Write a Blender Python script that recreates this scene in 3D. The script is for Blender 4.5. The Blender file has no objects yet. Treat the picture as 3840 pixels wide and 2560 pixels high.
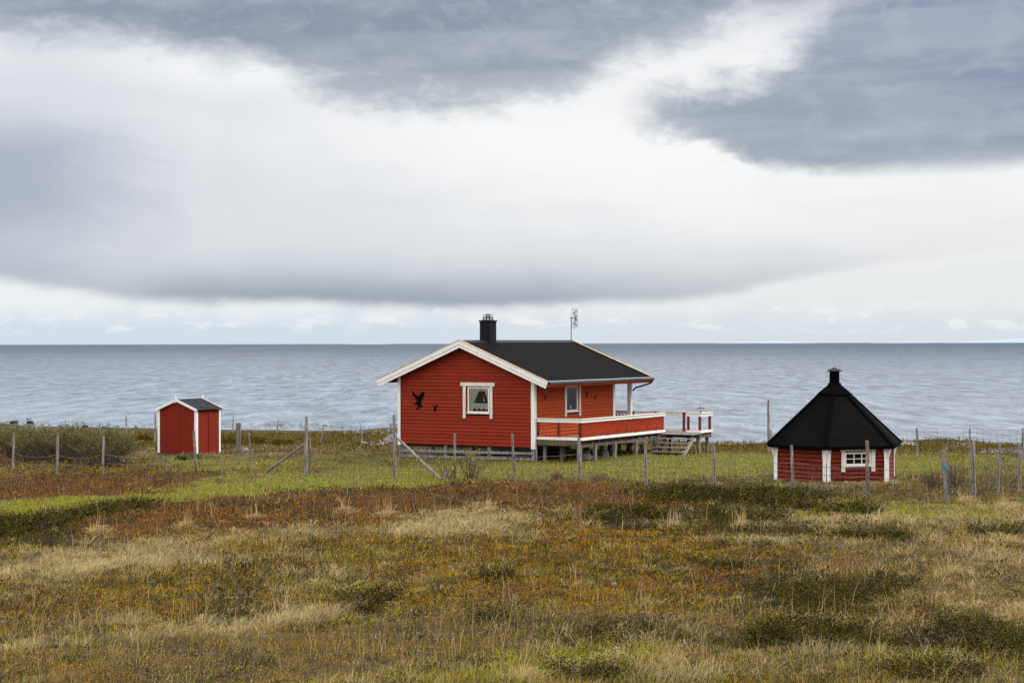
import bpy, bmesh, math, random
import numpy as np
from mathutils import Vector, Matrix
sc = bpy.context.scene
col = sc.collection
R_ = math.radians

# ------------------------------------------------------------------ camera
F = 6450.0                       # focal length in photo pixels (3840 wide)
CAMZ = 5.0
cd = bpy.data.cameras.new('camera'); cam = bpy.data.objects.new('camera', cd); col.objects.link(cam)
cd.sensor_width = 36.0; cd.lens = 36.0*F/3840.0
cd.clip_start = 0.1; cd.clip_end = 90000
cam.location = (0, 0, CAMZ)
cam.rotation_euler = (Matrix.Rotation(R_(90)+7.3/F, 4, 'X') @ Matrix.Rotation(-8.5/3840, 4, 'Z')).to_euler()
sc.camera = cam

# ------------------------------------------------------------------ view + light
sc.view_settings.view_transform = 'Standard'; sc.view_settings.look = 'None'
sc.view_settings.exposure = 0.0; sc.view_settings.gamma = 1.0
SUN_AZ, SUN_EL = 68.0, 48.0       # degrees, azimuth clockwise from straight ahead
sd = bpy.data.lights.new('sun', 'SUN'); sun = bpy.data.objects.new('sun', sd); col.objects.link(sun)
sd.energy = 3.2; sd.angle = R_(10); sd.color = (1.0, 0.95, 0.88)
az, el = R_(SUN_AZ), R_(SUN_EL)
sdir = Vector((math.sin(az)*math.cos(el), math.cos(az)*math.cos(el), math.sin(el)))
sun.rotation_euler = sdir.to_track_quat('Z', 'Y').to_euler(); sun.location = sdir*60

class NT:
    """tiny helper to write node math"""
    def __init__(s, tree): s.t = tree; s.n = tree.nodes; s.l = tree.links
    def put(s, sock, v):
        if isinstance(v, (int, float)): sock.default_value = v
        elif isinstance(v, (tuple, list)):
            sock.default_value = tuple(v) + ((1,) if len(v) == 3 and len(sock.default_value) == 4 else ())
        else: s.l.new(v, sock)
    def m(s, op, a, b=0.0, c=0.0, clamp=False):
        n = s.n.new('ShaderNodeMath'); n.operation = op; n.use_clamp = clamp
        for i, x in enumerate((a, b, c)): s.put(n.inputs[i], x)
        return n.outputs[0]
    def ss(s, x, lo, hi, a=0.0, b=1.0):      # smoothstep map range
        n = s.n.new('ShaderNodeMapRange'); n.interpolation_type = 'SMOOTHSTEP'
        for k, v in zip(('Value', 'From Min', 'From Max', 'To Min', 'To Max'), (x, lo, hi, a, b)): s.put(n.inputs[k], v)
        return n.outputs[0]
    def lin(s, x, lo, hi, a=0.0, b=1.0):
        n = s.n.new('ShaderNodeMapRange')
        for k, v in zip(('Value', 'From Min', 'From Max', 'To Min', 'To Max'), (x, lo, hi, a, b)): s.put(n.inputs[k], v)
        return n.outputs[0]
    def noise(s, vec, scale, det=4.0, rough=0.5, dist=0.0):
        n = s.n.new('ShaderNodeTexNoise'); s.put(n.inputs['Vector'], vec)
        n.inputs['Scale'].default_value = scale; n.inputs['Detail'].default_value = det
        n.inputs['Roughness'].default_value = rough; n.inputs['Distortion'].default_value = dist
        return n.outputs[0]
    def mapping(s, vec, scale=(1, 1, 1), loc=(0, 0, 0), rot=(0, 0, 0)):
        n = s.n.new('ShaderNodeMapping'); s.put(n.inputs['Vector'], vec)
        n.inputs['Scale'].default_value = scale; n.inputs['Location'].default_value = loc; n.inputs['Rotation'].default_value = rot
        return n.outputs[0]
    def mix(s, f, a, b, mode='MIX'):
        n = s.n.new('ShaderNodeMix'); n.data_type = 'RGBA'; n.blend_type = mode
        s.put(n.inputs[0], f); s.put(n.inputs[6], a); s.put(n.inputs[7], b)
        return n.outputs[2]
    def curve(s, x, pts):
        n = s.n.new('ShaderNodeFloatCurve'); s.put(n.inputs['Value'], x)
        cv = n.mapping.curves[0]; cv.points[0].location = pts[0]; cv.points[1].location = pts[-1]
        for p in pts[1:-1]: cv.points.new(*p)
        n.mapping.update(); return n.outputs[0]
    def bump(s, h, strength=0.3, dist=0.01, normal=None):
        n = s.n.new('ShaderNodeBump'); s.put(n.inputs['Height'], h)
        n.inputs['Strength'].default_value = strength; n.inputs['Distance'].default_value = dist
        if normal is not None: s.l.new(normal, n.inputs['Normal'])
        return n.outputs[0]

# ------------------------------------------------------------------ sky
w = bpy.data.worlds.new('World'); sc.world = w; w.use_nodes = True
T = NT(w.node_tree)
for n in list(T.n): T.n.remove(n)
wo = T.n.new('ShaderNodeOutputWorld'); bg = T.n.new('ShaderNodeBackground'); bg.inputs['Strength'].default_value = 0.1
T.l.new(bg.outputs[0], wo.inputs['Surface'])
sky = T.n.new('ShaderNodeTexSky'); sky.sky_type = 'NISHITA'; sky.sun_disc = False
sky.sun_elevation = el; sky.sun_rotation = az; sky.air_density = 1.0; sky.dust_density = 2.0
tc = T.n.new('ShaderNodeTexCoord'); D = tc.outputs['Generated']
sp = T.n.new('ShaderNodeSeparateXYZ'); T.l.new(D, sp.inputs[0]); dx, dy, dz = sp.outputs
azn = T.m('ARCTAN2', dx, dy)                              # 0 ahead, + to the right
A = T.m('MULTIPLY_ADD', azn, 1.0/0.5953, 0.5)             # 0..1 over the stretch of sky ahead
E = T.m('MULTIPLY', T.m('ARCSINE', dz), 1.0/0.1997)       # 1 = about 11.4 degrees up
st = T.mapping(D, (9, 9, 30))
n1 = T.noise(st, 1.0, 6, 0.55, 0.6)
n2 = T.noise(T.mapping(D, (34, 34, 62), (3, 1, 5)), 1.0, 7, 0.58, 0.4)
n3 = T.noise(T.mapping(D, (3.2, 3.2, 9), (7, 2, 1)), 1.0, 5, 0.5, 0.2)
n4 = T.noise(T.mapping(D, (60, 60, 100), (13, 2, 8)), 1.0, 7, 0.62, 0.8)
cx = lambda k, a: T.m('MULTIPLY', T.m('SUBTRACT', k, 0.5), a)
wob = T.m('ADD', T.m('ADD', cx(n1, 0.22), cx(n2, 0.12)), cx(n4, 0.05))
Aw = T.m('ADD', A, T.m('MULTIPLY', cx(n1, 0.10), 1.0))
# underside of the big dark cloud (elevation of its lower edge along azimuth)
pt = lambda L: [(x/2352.0, (789-y)/789.0) for x, y in L]
e1 = T.curve(Aw, pt([(0, 84), (250, 108), (420, 124), (600, 146), (700, 196), (900, 240), (1050, 250), (1200, 224), (1330, 196), (1450, 134), (1600, 84), (1700, 40), (1860, 14), (2352, 8)]))
m1 = T.ss(T.m('ADD', T.m('SUBTRACT', E, e1), T.m('ADD', cx(n1, 0.16), T.m('ADD', cx(n2, 0.16), cx(n4, 0.08)))), -0.075, 0.075)
e2b = T.curve(Aw, pt([(0, 60), (1400, 270), (1440, 287), (1600, 330), (1700, 366), (1850, 396), (2000, 402), (2352, 392)]))
e2t = T.curve(Aw, pt([(0, 700), (1400, 300), (1440, 270), (1500, 246), (1650, 205), (1750, 180), (1830, 110), (1930, 30), (2050, 0), (2352, 0)]))
e2t2 = T.m('ADD', e2t, T.ss(A, 0.85, 1.0, 0, 0.5))
w2 = T.m('ADD', T.m('ADD', cx(n1, 0.10), cx(n2, 0.20)), cx(n4, 0.16))
d2 = T.m('MINIMUM', T.m('ADD', T.m('SUBTRACT', E, e2b), T.m('MULTIPLY', w2, T.ss(A, 0.62, 0.85, 0.8, 0.12))), T.m('ADD', T.m('SUBTRACT', e2t2, E), T.m('MULTIPLY', w2, 0.75)))
m2 = T.ss(T.m('ADD', d2, 0.012), T.ss(E, 0.52, 0.70, -0.02, -0.07), T.ss(E, 0.52, 0.70, 0.045, 0.11))
m2 = T.m('MULTIPLY', m2, T.ss(A, 0.585, 0.66))
# low grey layer with a crisp underside
e3 = T.curve(Aw, pt([(0, 640), (200, 672), (380, 694), (700, 694), (1000, 705), (1300, 700), (1600, 690), (1850, 650), (2100, 610), (2352, 590)]))
x3 = T.m('SUBTRACT', E, T.m('ADD', e3, T.m('ADD', cx(n2, 0.035), cx(n1, 0.03))))
m3 = T.m('MULTIPLY', T.ss(x3, -0.03, 0.03), T.ss(T.m('ADD', x3, cx(n1, 0.1)), 0.0, 0.26, 1.0, 0.0))
m3 = T.m('MULTIPLY', m3, T.curve(A, [(0, 0.42), (0.12, 0.62), (0.2, 0.95), (0.45, 1.0), (0.6, 0.8), (0.75, 0.5), (0.88, 0.22), (1, 0.15)]))
# broad soft grey on the left
def blob(ax, ex, ra, re):
    a_ = T.m('DIVIDE', T.m('SUBTRACT', A, ax), ra); e_ = T.m('DIVIDE', T.m('SUBTRACT', E, ex), re)
    r_ = T.m('SQRT', T.m('ADD', T.m('MULTIPLY', a_, a_), T.m('MULTIPLY', e_, e_)))
    return T.ss(T.m('ADD', r_, cx(n1, 0.9)), 0.1, 1.2, 1.0, 0.0)
b1 = blob(0.00, 0.44, 0.19, 0.30)
b2 = blob(0.60, 0.60, 0.34, 0.26)      # bright glow
b3 = blob(0.22, 0.78, 0.13, 0.09)
b4 = blob(0.80, 1.0, 0.10, 0.16)
b5 = blob(0.32, 0.40, 0.25, 0.17)
cb = (0.70, 0.715, 0.745)
c = T.mix(T.ss(T.m('ADD', A, cx(n3, 0.8)), 0.2, 0.75), (0.80, 0.82, 0.855), (0.93, 0.93, 0.935))
vs1 = T.noise(T.mapping(D, (15, 15, 9), (2, 0, 4), (0, R_(35), 0)), 1.0, 4, 0.5, 0.3)      # soft rain streaks
c = T.mix(T.m('MULTIPLY', T.ss(vs1, 0.42, 0.75), T.ss(A, 0.85, 0.3, 0.06, 0.22)), c, (0.60, 0.645, 0.71))
c = T.mix(T.m('MULTIPLY', T.ss(n1, 0.42, 0.75), 0.22), c, (0.68, 0.71, 0.765))
c = T.mix(T.m('MULTIPLY', b5, 0.22), c, (0.62, 0.65, 0.71))
c = T.mix(T.m('MULTIPLY', b1, 0.9), c, (0.40, 0.45, 0.55))
c = T.mix(T.m('MULTIPLY', b2, 0.95), c, (0.99, 0.985, 0.975))
c = T.mix(T.m('MULTIPLY', b4, 0.7), c, (0.52, 0.53, 0.60))
c = T.mix(T.m('MULTIPLY', b3, 0.8), c, (0.95, 0.955, 0.97))
c = T.mix(T.m('MULTIPLY', m3, 0.95), c, T.mix(T.ss(x3, 0.0, 0.16), (0.32, 0.38, 0.455), (0.57, 0.625, 0.69)))
# pale clear strip above the horizon
x4 = T.m('MULTIPLY', T.ss(x3, -0.03, 0.02, 1.0, 0.0), 1.0)
hz = T.mix(T.ss(T.m('ADD', E, cx(n2, 0.10)), 0.03, 0.12), (0.66, 0.77, 0.86), (0.87, 0.90, 0.92))
hz = T.mix(T.ss(A, 0.25, 0.75), hz, T.mix(0.45, hz, (0.78, 0.785, 0.80)))
c = T.mix(x4, c, hz)
puf = T.m('MULTIPLY', T.ss(T.noise(T.mapping(D, (38, 38, 110), (4, 4, 1)), 1.0, 5, 0.55, 0.2), 0.54, 0.66), T.m('MULTIPLY', T.ss(E, 0.02, 0.05), T.ss(E, 0.13, 0.08)))
c = T.mix(T.m('MULTIPLY', puf, 0.7), c, (0.93, 0.93, 0.94))
dk1 = T.mix(T.ss(E, 0.78, 1.02), (0.34, 0.39, 0.455), (0.25, 0.30, 0.39))
dk1 = T.mix(T.ss(n2, 0.38, 0.66), dk1, T.mix(0.45, dk1, (0.47, 0.515, 0.58)))
lay = T.noise(T.mapping(D, (5, 5, 42), (1, 6, 2)), 1.0, 4, 0.5, 0.3)
dk2 = T.mix(T.ss(T.m('ADD', T.m('MULTIPLY', E, 0.55), T.m('ADD', T.m('MULTIPLY', A, 0.75), cx(n1, 0.3))), 0.80, 1.25), (0.37, 0.42, 0.50), (0.20, 0.26, 0.385))
dk2 = T.mix(T.m('MULTIPLY', T.ss(lay, 0.40, 0.62), 0.55), dk2, (0.42, 0.475, 0.555))
dk2 = T.mix(T.m('MULTIPLY', T.ss(lay, 0.60, 0.40), 0.25), dk2, (0.21, 0.265, 0.365))
dk1 = T.mix(T.m('MULTIPLY', T.ss(lay, 0.56, 0.38), 0.6), dk1, (0.21, 0.26, 0.36))
dk1 = T.mix(T.m('MULTIPLY', T.ss(n4, 0.48, 0.70), 0.35), dk1, (0.45, 0.50, 0.57))
dk2 = T.mix(T.m('MULTIPLY', T.ss(n2, 0.46, 0.70), 0.45), dk2, (0.45, 0.50, 0.575))
c = T.mix(T.m('MULTIPLY', m1, 0.95), c, dk1)
c = T.mix(T.m('MULTIPLY', m2, 0.95), c, dk2)
# sky above the picture: broken overcast, brighter towards the zenith
up = T.mix(T.ss(n3, 0.40, 0.62), (1.15, 1.22, 1.34), (2.6, 2.65, 2.75))
zen = T.mix(T.ss(dz, 0.35, 0.85), up, (2.4, 2.4, 2.45))
c = T.mix(T.ss(dz, 0.23, 0.42), c, zen)
# unseen half of the sky behind the viewer, brightened to light the walls facing it
c = T.mix(T.ss(dy, 0.1, -0.5), c, T.mix(T.ss(dz, 0.0, 0.6), (0.95, 0.95, 0.97), (2.3, 2.3, 2.35)))
vm = T.n.new('ShaderNodeVectorMath'); vm.operation = 'SCALE'; T.put(vm.inputs[0], c); vm.inputs['Scale'].default_value = 10.0
T.l.new(T.mix(0.94, sky.outputs[0], vm.outputs[0]), bg.inputs['Color'])

# ------------------------------------------------------------------ tags
def tag(o, label=None, cat=None, group=None, kind=None):
    if label: o['label'] = label
    if cat: o['category'] = cat
    if group: o['group'] = group
    if kind: o['kind'] = kind
    return o
def thing(name, label, cat, loc=(0, 0, 0), rz=0.0, group=None):
    o = bpy.data.objects.new(name, None); col.objects.link(o)
    o.location = loc; o.rotation_euler = (0, 0, rz); o.empty_display_size = 0.3
    return tag(o, label, cat, group)

# ------------------------------------------------------------------ mesh builders
class MB:
    def __init__(s): s.v = []; s.f = []
    def add(s, vs, fs):
        b = len(s.v); s.v += [tuple(x) for x in vs]; s.f += [tuple(b+i for i in f) for f in fs]; return s
    def box(s, x0, x1, y0, y1, z0, z1, M=None):
        P = [Vector((x, y, z)) for z in (z0, z1) for y in (y0, y1) for x in (x0, x1)]
        if M is not None: P = [M @ p for p in P]
        return s.add(P, [(0, 2, 3, 1), (4, 5, 7, 6), (0, 1, 5, 4), (2, 6, 7, 3), (0, 4, 6, 2), (1, 3, 7, 5)])
    def bar(s, p0, p1, w_, h_, up=Vector((0, 0, 1))):
        p0, p1 = Vector(p0), Vector(p1); d = (p1-p0).normalized()
        if abs(d.dot(up)) > 0.99: up = Vector((0, 1, 0))
        a = d.cross(up).normalized(); b = a.cross(d).normalized()
        P = [p+a*sx*w_/2+b*sy*h_/2 for p in (p0, p1) for sx, sy in ((-1, -1), (1, -1), (1, 1), (-1, 1))]
        return s.add(P, [(3, 2, 1, 0), (4, 5, 6, 7), (0, 1, 5, 4), (1, 2, 6, 5), (2, 3, 7, 6), (3, 0, 4, 7)])
    def tube(s, pts, rad, n=6, cap=True):
        pts = [Vector(p) for p in pts]
        if not isinstance(rad, (list, tuple)): rad = [rad]*len(pts)
        b = len(s.v); up = Vector((0.3, 0.9, 0.1)).normalized()
        for i, p in enumerate(pts):
            d = (pts[min(i+1, len(pts)-1)]-pts[max(i-1, 0)])
            d = d.normalized() if d.length > 0 else Vector((0, 0, 1))
            a = d.cross(up)
            if a.length < 0.05: a = d.cross(Vector((1, 0, 0)))
            a.normalize(); c_ = a.cross(d)
            for k in range(n):
                t = 2*math.pi*k/n; s.v.append(tuple(p+(a*math.cos(t)+c_*math.sin(t))*rad[i]))
        for i in range(len(pts)-1):
            for k in range(n):
                k2 = (k+1) % n; s.f.append((b+i*n+k, b+i*n+k2, b+(i+1)*n+k2, b+(i+1)*n+k))
        if cap:
            s.f.append(tuple(b+k for k in range(n))[::-1]); e = b+(len(pts)-1)*n; s.f.append(tuple(e+k for k in range(n)))
        return s
    def prism(s, poly, o, ax, ay, an, t):       # polygon in plane (o,ax,ay), thickness t along an
        n = len(poly); P = [o+ax*x+ay*y for x, y in poly]; Q = [p+an*t for p in P]
        return s.add(P+Q, [tuple(range(n))[::-1], tuple(range(n, 2*n))]+[(i, (i+1) % n, n+(i+1) % n, n+i) for i in range(n)])
    def build(s, name, mat, parent=None, smooth=False, bevel=0.0):
        me = bpy.data.meshes.new(name); me.from_pydata(s.v, [], s.f); me.validate()
        bm = bmesh.new(); bm.from_mesh(me); bmesh.ops.recalc_face_normals(bm, faces=bm.faces)
        if bevel > 0:
            bmesh.ops.bevel(bm, geom=[e for e in bm.edges if e.is_manifold and e.calc_face_angle(0) > 0.6], offset=bevel, segments=1, affect='EDGES')
        bm.to_mesh(me); bm.free()
        if smooth: me.polygons.foreach_set('use_smooth', [True]*len(me.polygons))
        me.materials.append(mat); o = bpy.data.objects.new(name, me); col.objects.link(o)
        if parent is not None: o.parent = parent
        return o
def npmesh(name, verts, faces_flat, sizes, mat, colors=None, parent=None, smooth=False):
    """verts (N,3); faces_flat int array of loops; sizes loop totals; colors (N,3) per vertex"""
    me = bpy.data.meshes.new(name); nv = len(verts); nf = len(sizes)
    me.vertices.add(nv); me.vertices.foreach_set('co', np.ascontiguousarray(verts, dtype=np.float32).ravel())
    me.loops.add(len(faces_flat)); me.loops.foreach_set('vertex_index', np.ascontiguousarray(faces_flat, dtype=np.int32))
    starts = np.concatenate([[0], np.cumsum(sizes)[:-1]]).astype(np.int32)
    me.polygons.add(nf); me.polygons.foreach_set('loop_start', starts)
    me.polygons.foreach_set('use_smooth', np.full(nf, smooth, dtype=bool))
    if colors is not None:
        ca = me.color_attributes.new('Col', 'FLOAT_COLOR', 'POINT')
        c4 = np.ones((nv, 4), dtype=np.float32); c4[:, :3] = colors; ca.data.foreach_set('color', c4.ravel())
    me.update(calc_edges=True); me.materials.append(mat)
    o = bpy.data.objects.new(name, me); col.objects.link(o)
    if parent is not None: o.parent = parent
    return o

# ------------------------------------------------------------------ materials
def new_mat(name):
    m = bpy.data.materials.new(name); m.use_nodes = True
    t = NT(m.node_tree); b = [n for n in t.n if n.type == 'BSDF_PRINCIPLED'][0]
    return m, t, b
def coords(t, kind='Object'):
    return t.n.new('ShaderNodeTexCoord').outputs[kind]
def painted(name, colr, rough=0.6, worn=None, wornamt=0.0, var=0.12, stretch=(2, 2, 14), scale=1.0, bumpd=0.004):
    m, t, b = new_mat(name); co = coords(t)
    a = t.noise(t.mapping(co, stretch), 2.2*scale, 6, 0.6); f = t.noise(co, 1.3, 4, 0.6); g = t.noise(t.mapping(co, stretch), 14*scale, 4, 0.6)
    dark = tuple(x*(1-var*2.2) for x in colr); lite = tuple(min(1, x*(1+var*1.6)) for x in colr)
    c = t.mix(t.ss(a, 0.3, 0.7), dark, lite); c = t.mix(t.m('MULTIPLY', t.ss(f, 0.4, 0.75), 0.35), c, dark)
    if colr[0] > 0.2 and colr[1] < 0.1:      # every board has taken the paint a little differently
        sx_ = t.n.new('ShaderNodeSeparateXYZ'); t.put(sx_.inputs[0], co); wn = t.n.new('ShaderNodeTexWhiteNoise'); wn.noise_dimensions = '1D'; t.l.new(t.m('FLOOR', t.m('DIVIDE', t.m('SUBTRACT', sx_.outputs[2], 0.5), 0.1335)), wn.inputs['W'])
        c = t.mix(t.m('MULTIPLY', wn.outputs[0], 0.5), c, tuple(x*0.62 for x in colr))
    if worn:
        k = t.m('ADD', t.m('MULTIPLY', a, 0.55), t.m('MULTIPLY', g, 0.45))
        c = t.mix(t.ss(k, 0.66-wornamt, 0.70-wornamt), c, worn)
    t.put(b.inputs['Base Color'], c); b.inputs['Roughness'].default_value = rough+0.15; b.inputs['Specular IOR Level'].default_value = 0.10
    t.l.new(t.bump(t.m('ADD', a, g), 0.5, bumpd), b.inputs['Normal'])
    return m
def plain(name, colr, rough=0.7, var=0.2, scale=3.0, bumpd=0.01, metal=0.0, spec=0.3):
    m, t, b = new_mat(name); co = coords(t); a = t.noise(co, scale, 6, 0.6); g = t.noise(co, scale*7, 4, 0.6)
    c = t.mix(t.ss(a, 0.3, 0.7), tuple(x*(1-var) for x in colr), tuple(min(1, x*(1+var)) for x in colr))
    c = t.mix(t.m('MULTIPLY', t.ss(g, 0.45, 0.75), 0.5), c, tuple(x*(1-var*1.5) for x in colr))
    t.put(b.inputs['Base Color'], c); b.inputs['Roughness'].default_value = rough; b.inputs['Metallic'].default_value = metal
    b.inputs['Specular IOR Level'].default_value = spec
    t.l.new(t.bump(t.m('ADD', a, g), 0.6, bumpd), b.inputs['Normal']); return m
M = {}
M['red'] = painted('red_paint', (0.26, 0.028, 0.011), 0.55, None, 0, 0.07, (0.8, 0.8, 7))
M['redlit'] = painted('red_paint_lit', (0.41, 0.062, 0.017), 0.55, (0.22, 0.07, 0.04), -0.02, 0.08, (0.8, 0.8, 7))  # same red as the gable, brightened in colour for the sunlit side
M['shedred'] = painted('barn_red_paint', (0.20, 0.020, 0.009), 0.6, (0.55, 0.42, 0.33), -0.01, 0.16, (2, 2, 18))
M['logred'] = painted('log_red_stain', (0.18, 0.027, 0.013), 0.5, (0.42, 0.26, 0.23), 0.035, 0.22, (1.2, 1.2, 9))
M['picket'] = painted('picket_red', (0.33, 0.040, 0.014), 0.6, (0.45, 0.40, 0.36), -0.03, 0.2, (9, 9, 1.5))
M['postred'] = painted('post_red', (0.15, 0.028, 0.014), 0.6, (0.4, 0.34, 0.3), 0.02, 0.2, (9, 9, 1.5))
M['white'] = painted('white_paint', (0.66, 0.62, 0.56), 0.5, (0.36, 0.31, 0.26), -0.04, 0.06, (5, 5, 1.2))
M['brightwhite'] = painted('bright_white_paint', (0.78, 0.76, 0.73), 0.5, (0.45, 0.40, 0.36), -0.03, 0.05, (5, 5, 1.2))
M['shingle'] = None
def shingles(name, colr, rowh, wid, bumpd):
    m, t, b = new_mat(name); uv = coords(t, 'UV')
    br = t.n.new('ShaderNodeTexBrick'); t.put(br.inputs['Vector'], uv)
    br.inputs['Scale'].default_value = 1.0; br.inputs['Brick Width'].default_value = wid; br.inputs['Row Height'].default_value = rowh
    br.inputs['Mortar Size'].default_value = 0.008; br.inputs['Mortar Smooth'].default_value = 0.3; br.offset = 0.5
    br.inputs['Color1'].default_value = tuple(x*0.75 for x in colr)+(1,); br.inputs['Color2'].default_value = tuple(x*1.35 for x in colr)+(1,)
    br.inputs['Mortar'].default_value = tuple(x*3.0 for x in colr)+(1,)
    su = t.n.new('ShaderNodeSeparateXYZ'); t.put(su.inputs[0], uv)
    saw = t.m('FRACT', t.m('DIVIDE', su.outputs[1], rowh))
    g = t.noise(coords(t), 40, 3, 0.6); big = t.noise(coords(t), 0.8, 4, 0.6)
    c = t.mix(t.m('MULTIPLY', t.ss(g, 0.35, 0.7), 0.6), br.outputs[0], tuple(x*1.8 for x in colr))
    c = t.mix(t.m('MULTIPLY', t.ss(big, 0.4, 0.7), 0.35), c, tuple(x*0.6 for x in colr))
    t.put(b.inputs['Base Color'], c); b.inputs['Roughness'].default_value = 0.85; b.inputs['Specular IOR Level'].default_value = 0.02
    h = t.m('ADD', t.m('MULTIPLY', saw, -1.0), t.m('MULTIPLY', br.outputs[1], -0.4))
    t.l.new(t.bump(t.m('ADD', h, t.m('MULTIPLY', g, 0.3)), 1.0, bumpd), b.inputs['Normal']); return m
M['shingle'] = shingles('black_shingle', (0.0048, 0.0048, 0.0056), 0.145, 0.30, 0.03)
M['hutshingle'] = shingles('black_felt_shingle', (0.0028, 0.0024, 0.0026), 0.23, 0.33, 0.035)
M['felt'] = plain('grey_roof_felt', (0.022, 0.022, 0.026), 0.9, 0.25, 4, 0.01, 0, 0.05)
M['black'] = plain('black_metal', (0.006, 0.007, 0.009), 0.6, 0.25, 3, 0.002, 0.0, 0.15)
M['hutmetal'] = plain('black_sheet_metal', (0.0022, 0.0021, 0.0024), 0.8, 0.2, 3, 0.001, 0.0, 0.01)
M['birdblack'] = plain('matt_black_cutout', (0.003, 0.003, 0.004), 0.8, 0.1, 3, 0.001, 0, 0.03)
M['cowl'] = plain('green_black_metal', (0.030, 0.045, 0.042), 0.5, 0.3, 8, 0.003)
M['zinc'] = plain('grey_gutter_metal', (0.115, 0.12, 0.13), 0.45, 0.25, 5, 0.002, 0.3, 0.4)
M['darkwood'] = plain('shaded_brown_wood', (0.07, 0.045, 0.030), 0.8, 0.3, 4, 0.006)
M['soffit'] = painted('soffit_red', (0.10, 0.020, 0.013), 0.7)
M['strip'] = painted('raw_wood_strip', (0.50, 0.36, 0.19), 0.7, None, 0, 0.12, (2, 2, 2))
def weathered(name, base=(0.30, 0.275, 0.265), dark=(0.10, 0.085, 0.080), warm=(0.33, 0.24, 0.17), wa=0.35):
    m, t, b = new_mat(name); co = coords(t); oi = t.n.new('ShaderNodeObjectInfo')
    cc = t.n.new('ShaderNodeVectorMath'); t.put(cc.inputs[0], co); sc_ = t.n.new('ShaderNodeCombineXYZ')
    t.l.new(t.m('MULTIPLY', oi.outputs['Random'], 37.0), sc_.inputs[0]); t.l.new(t.m('MULTIPLY', oi.outputs['Random'], 91.0), sc_.inputs[2])
    t.l.new(sc_.outputs[0], cc.inputs[1]); co = cc.outputs[0]
    a = t.noise(t.mapping(co, (22, 22, 2.2)), 1.0, 6, 0.65, 0.5); g = t.noise(t.mapping(co, (70, 70, 5)), 1.0, 4, 0.7); f = t.noise(co, 3.0, 3, 0.6); k = t.noise(co, 9.0, 2, 0.5)
    c = t.mix(t.ss(a, 0.36, 0.62), dark, base); c = t.mix(t.m('MULTIPLY', t.ss(f, 0.5, 0.68), wa*2), c, warm)
    c = t.mix(t.ss(g, 0.56, 0.72), c, tuple(x*0.5 for x in dark)); c = t.mix(t.ss(k, 0.67, 0.72), c, dark)
    t.put(b.inputs['Base Color'], c); b.inputs['Roughness'].default_value = 0.85; b.inputs['Specular IOR Level'].default_value = 0.15
    t.l.new(t.bump(t.m('ADD', a, g), 0.9, 0.012), b.inputs['Normal']); return m
M['grey'] = weathered('weathered_grey_wood')
M['bark'] = weathered('peeling_bark_wood', (0.26, 0.21, 0.18), (0.08, 0.055, 0.045), (0.42, 0.26, 0.14), 0.5)
M['deckwood'] = weathered('weathered_deck_wood', (0.25, 0.225, 0.19), (0.12, 0.10, 0.08), (0.24, 0.17, 0.10), 0.4)
M['edgewood'] = weathered('mossy_brown_edge_wood', (0.15, 0.12, 0.075), (0.06, 0.045, 0.03), (0.16, 0.11, 0.05), 0.4)
M['stepwood'] = weathered('pale_step_wood', (0.42, 0.39, 0.35), (0.22, 0.19, 0.17), (0.40, 0.33, 0.25), 0.2)
M['pile'] = weathered('foundation_timber', (0.27, 0.25, 0.225), (0.12, 0.10, 0.085), (0.30, 0.24, 0.18), 0.3)
M['steel'] = plain('dull_wire', (0.09, 0.085, 0.08), 0.6, 0.3, 5, 0.001, 0.3)
M['stone'] = plain('grey_stone', (0.20, 0.195, 0.19), 0.85, 0.35, 2.5, 0.03)
M['darkstone'] = plain('wet_dark_stone', (0.016, 0.014, 0.012), 0.7, 0.4, 3, 0.03, 0, 0.1)
M['blue'] = plain('blue_rope', (0.10, 0.25, 0.42), 0.7, 0.2, 8, 0.004)
M['lace'] = None
def glass_mat():
    m = bpy.data.materials.new('window_glass'); m.use_nodes = True; t = NT(m.node_tree)
    for n in list(t.n): t.n.remove(n)
    o = t.n.new('ShaderNodeOutputMaterial'); tr = t.n.new('ShaderNodeBsdfTransparent'); gl = t.n.new('ShaderNodeBsdfGlossy'); gl.inputs['Roughness'].default_value = 0.03
    mx = t.n.new('ShaderNodeMixShader'); fr = t.n.new('ShaderNodeFresnel'); fr.inputs['IOR'].default_value = 1.5
    t.l.new(fr.outputs[0], mx.inputs[0]); t.l.new(tr.outputs[0], mx.inputs[1]); t.l.new(gl.outputs[0], mx.inputs[2]); t.l.new(mx.outputs[0], o.inputs[0])
    tr.inputs[0].default_value = (0.97, 0.98, 0.98, 1); return m
M['glass'] = glass_mat()
def lace(name, colr, sc1=60.0):
    m, t, b = new_mat(name); co = coords(t); v = t.n.new('ShaderNodeTexVoronoi'); t.put(v.inputs['Vector'], co); v.inputs['Scale'].default_value = sc1
    a = t.noise(t.mapping(co, (14, 14, 1)), 1.5, 3, 0.5)
    c = t.mix(t.ss(a, 0.35, 0.65), tuple(x*0.6 for x in colr), colr); c = t.mix(t.ss(v.outputs[0], 0.25, 0.5), c, tuple(x*0.55 for x in colr))
    t.put(b.inputs['Base Color'], c); b.inputs['Roughness'].default_value = 0.9; return m
M['lace'] = lace('lace_curtain', (0.85, 0.86, 0.84))
M['curtain'] = lace('net_curtain', (0.80, 0.80, 0.75), 35)
M['inside'] = plain('dark_room', (0.018, 0.014, 0.012), 0.9, 0.2)
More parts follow.
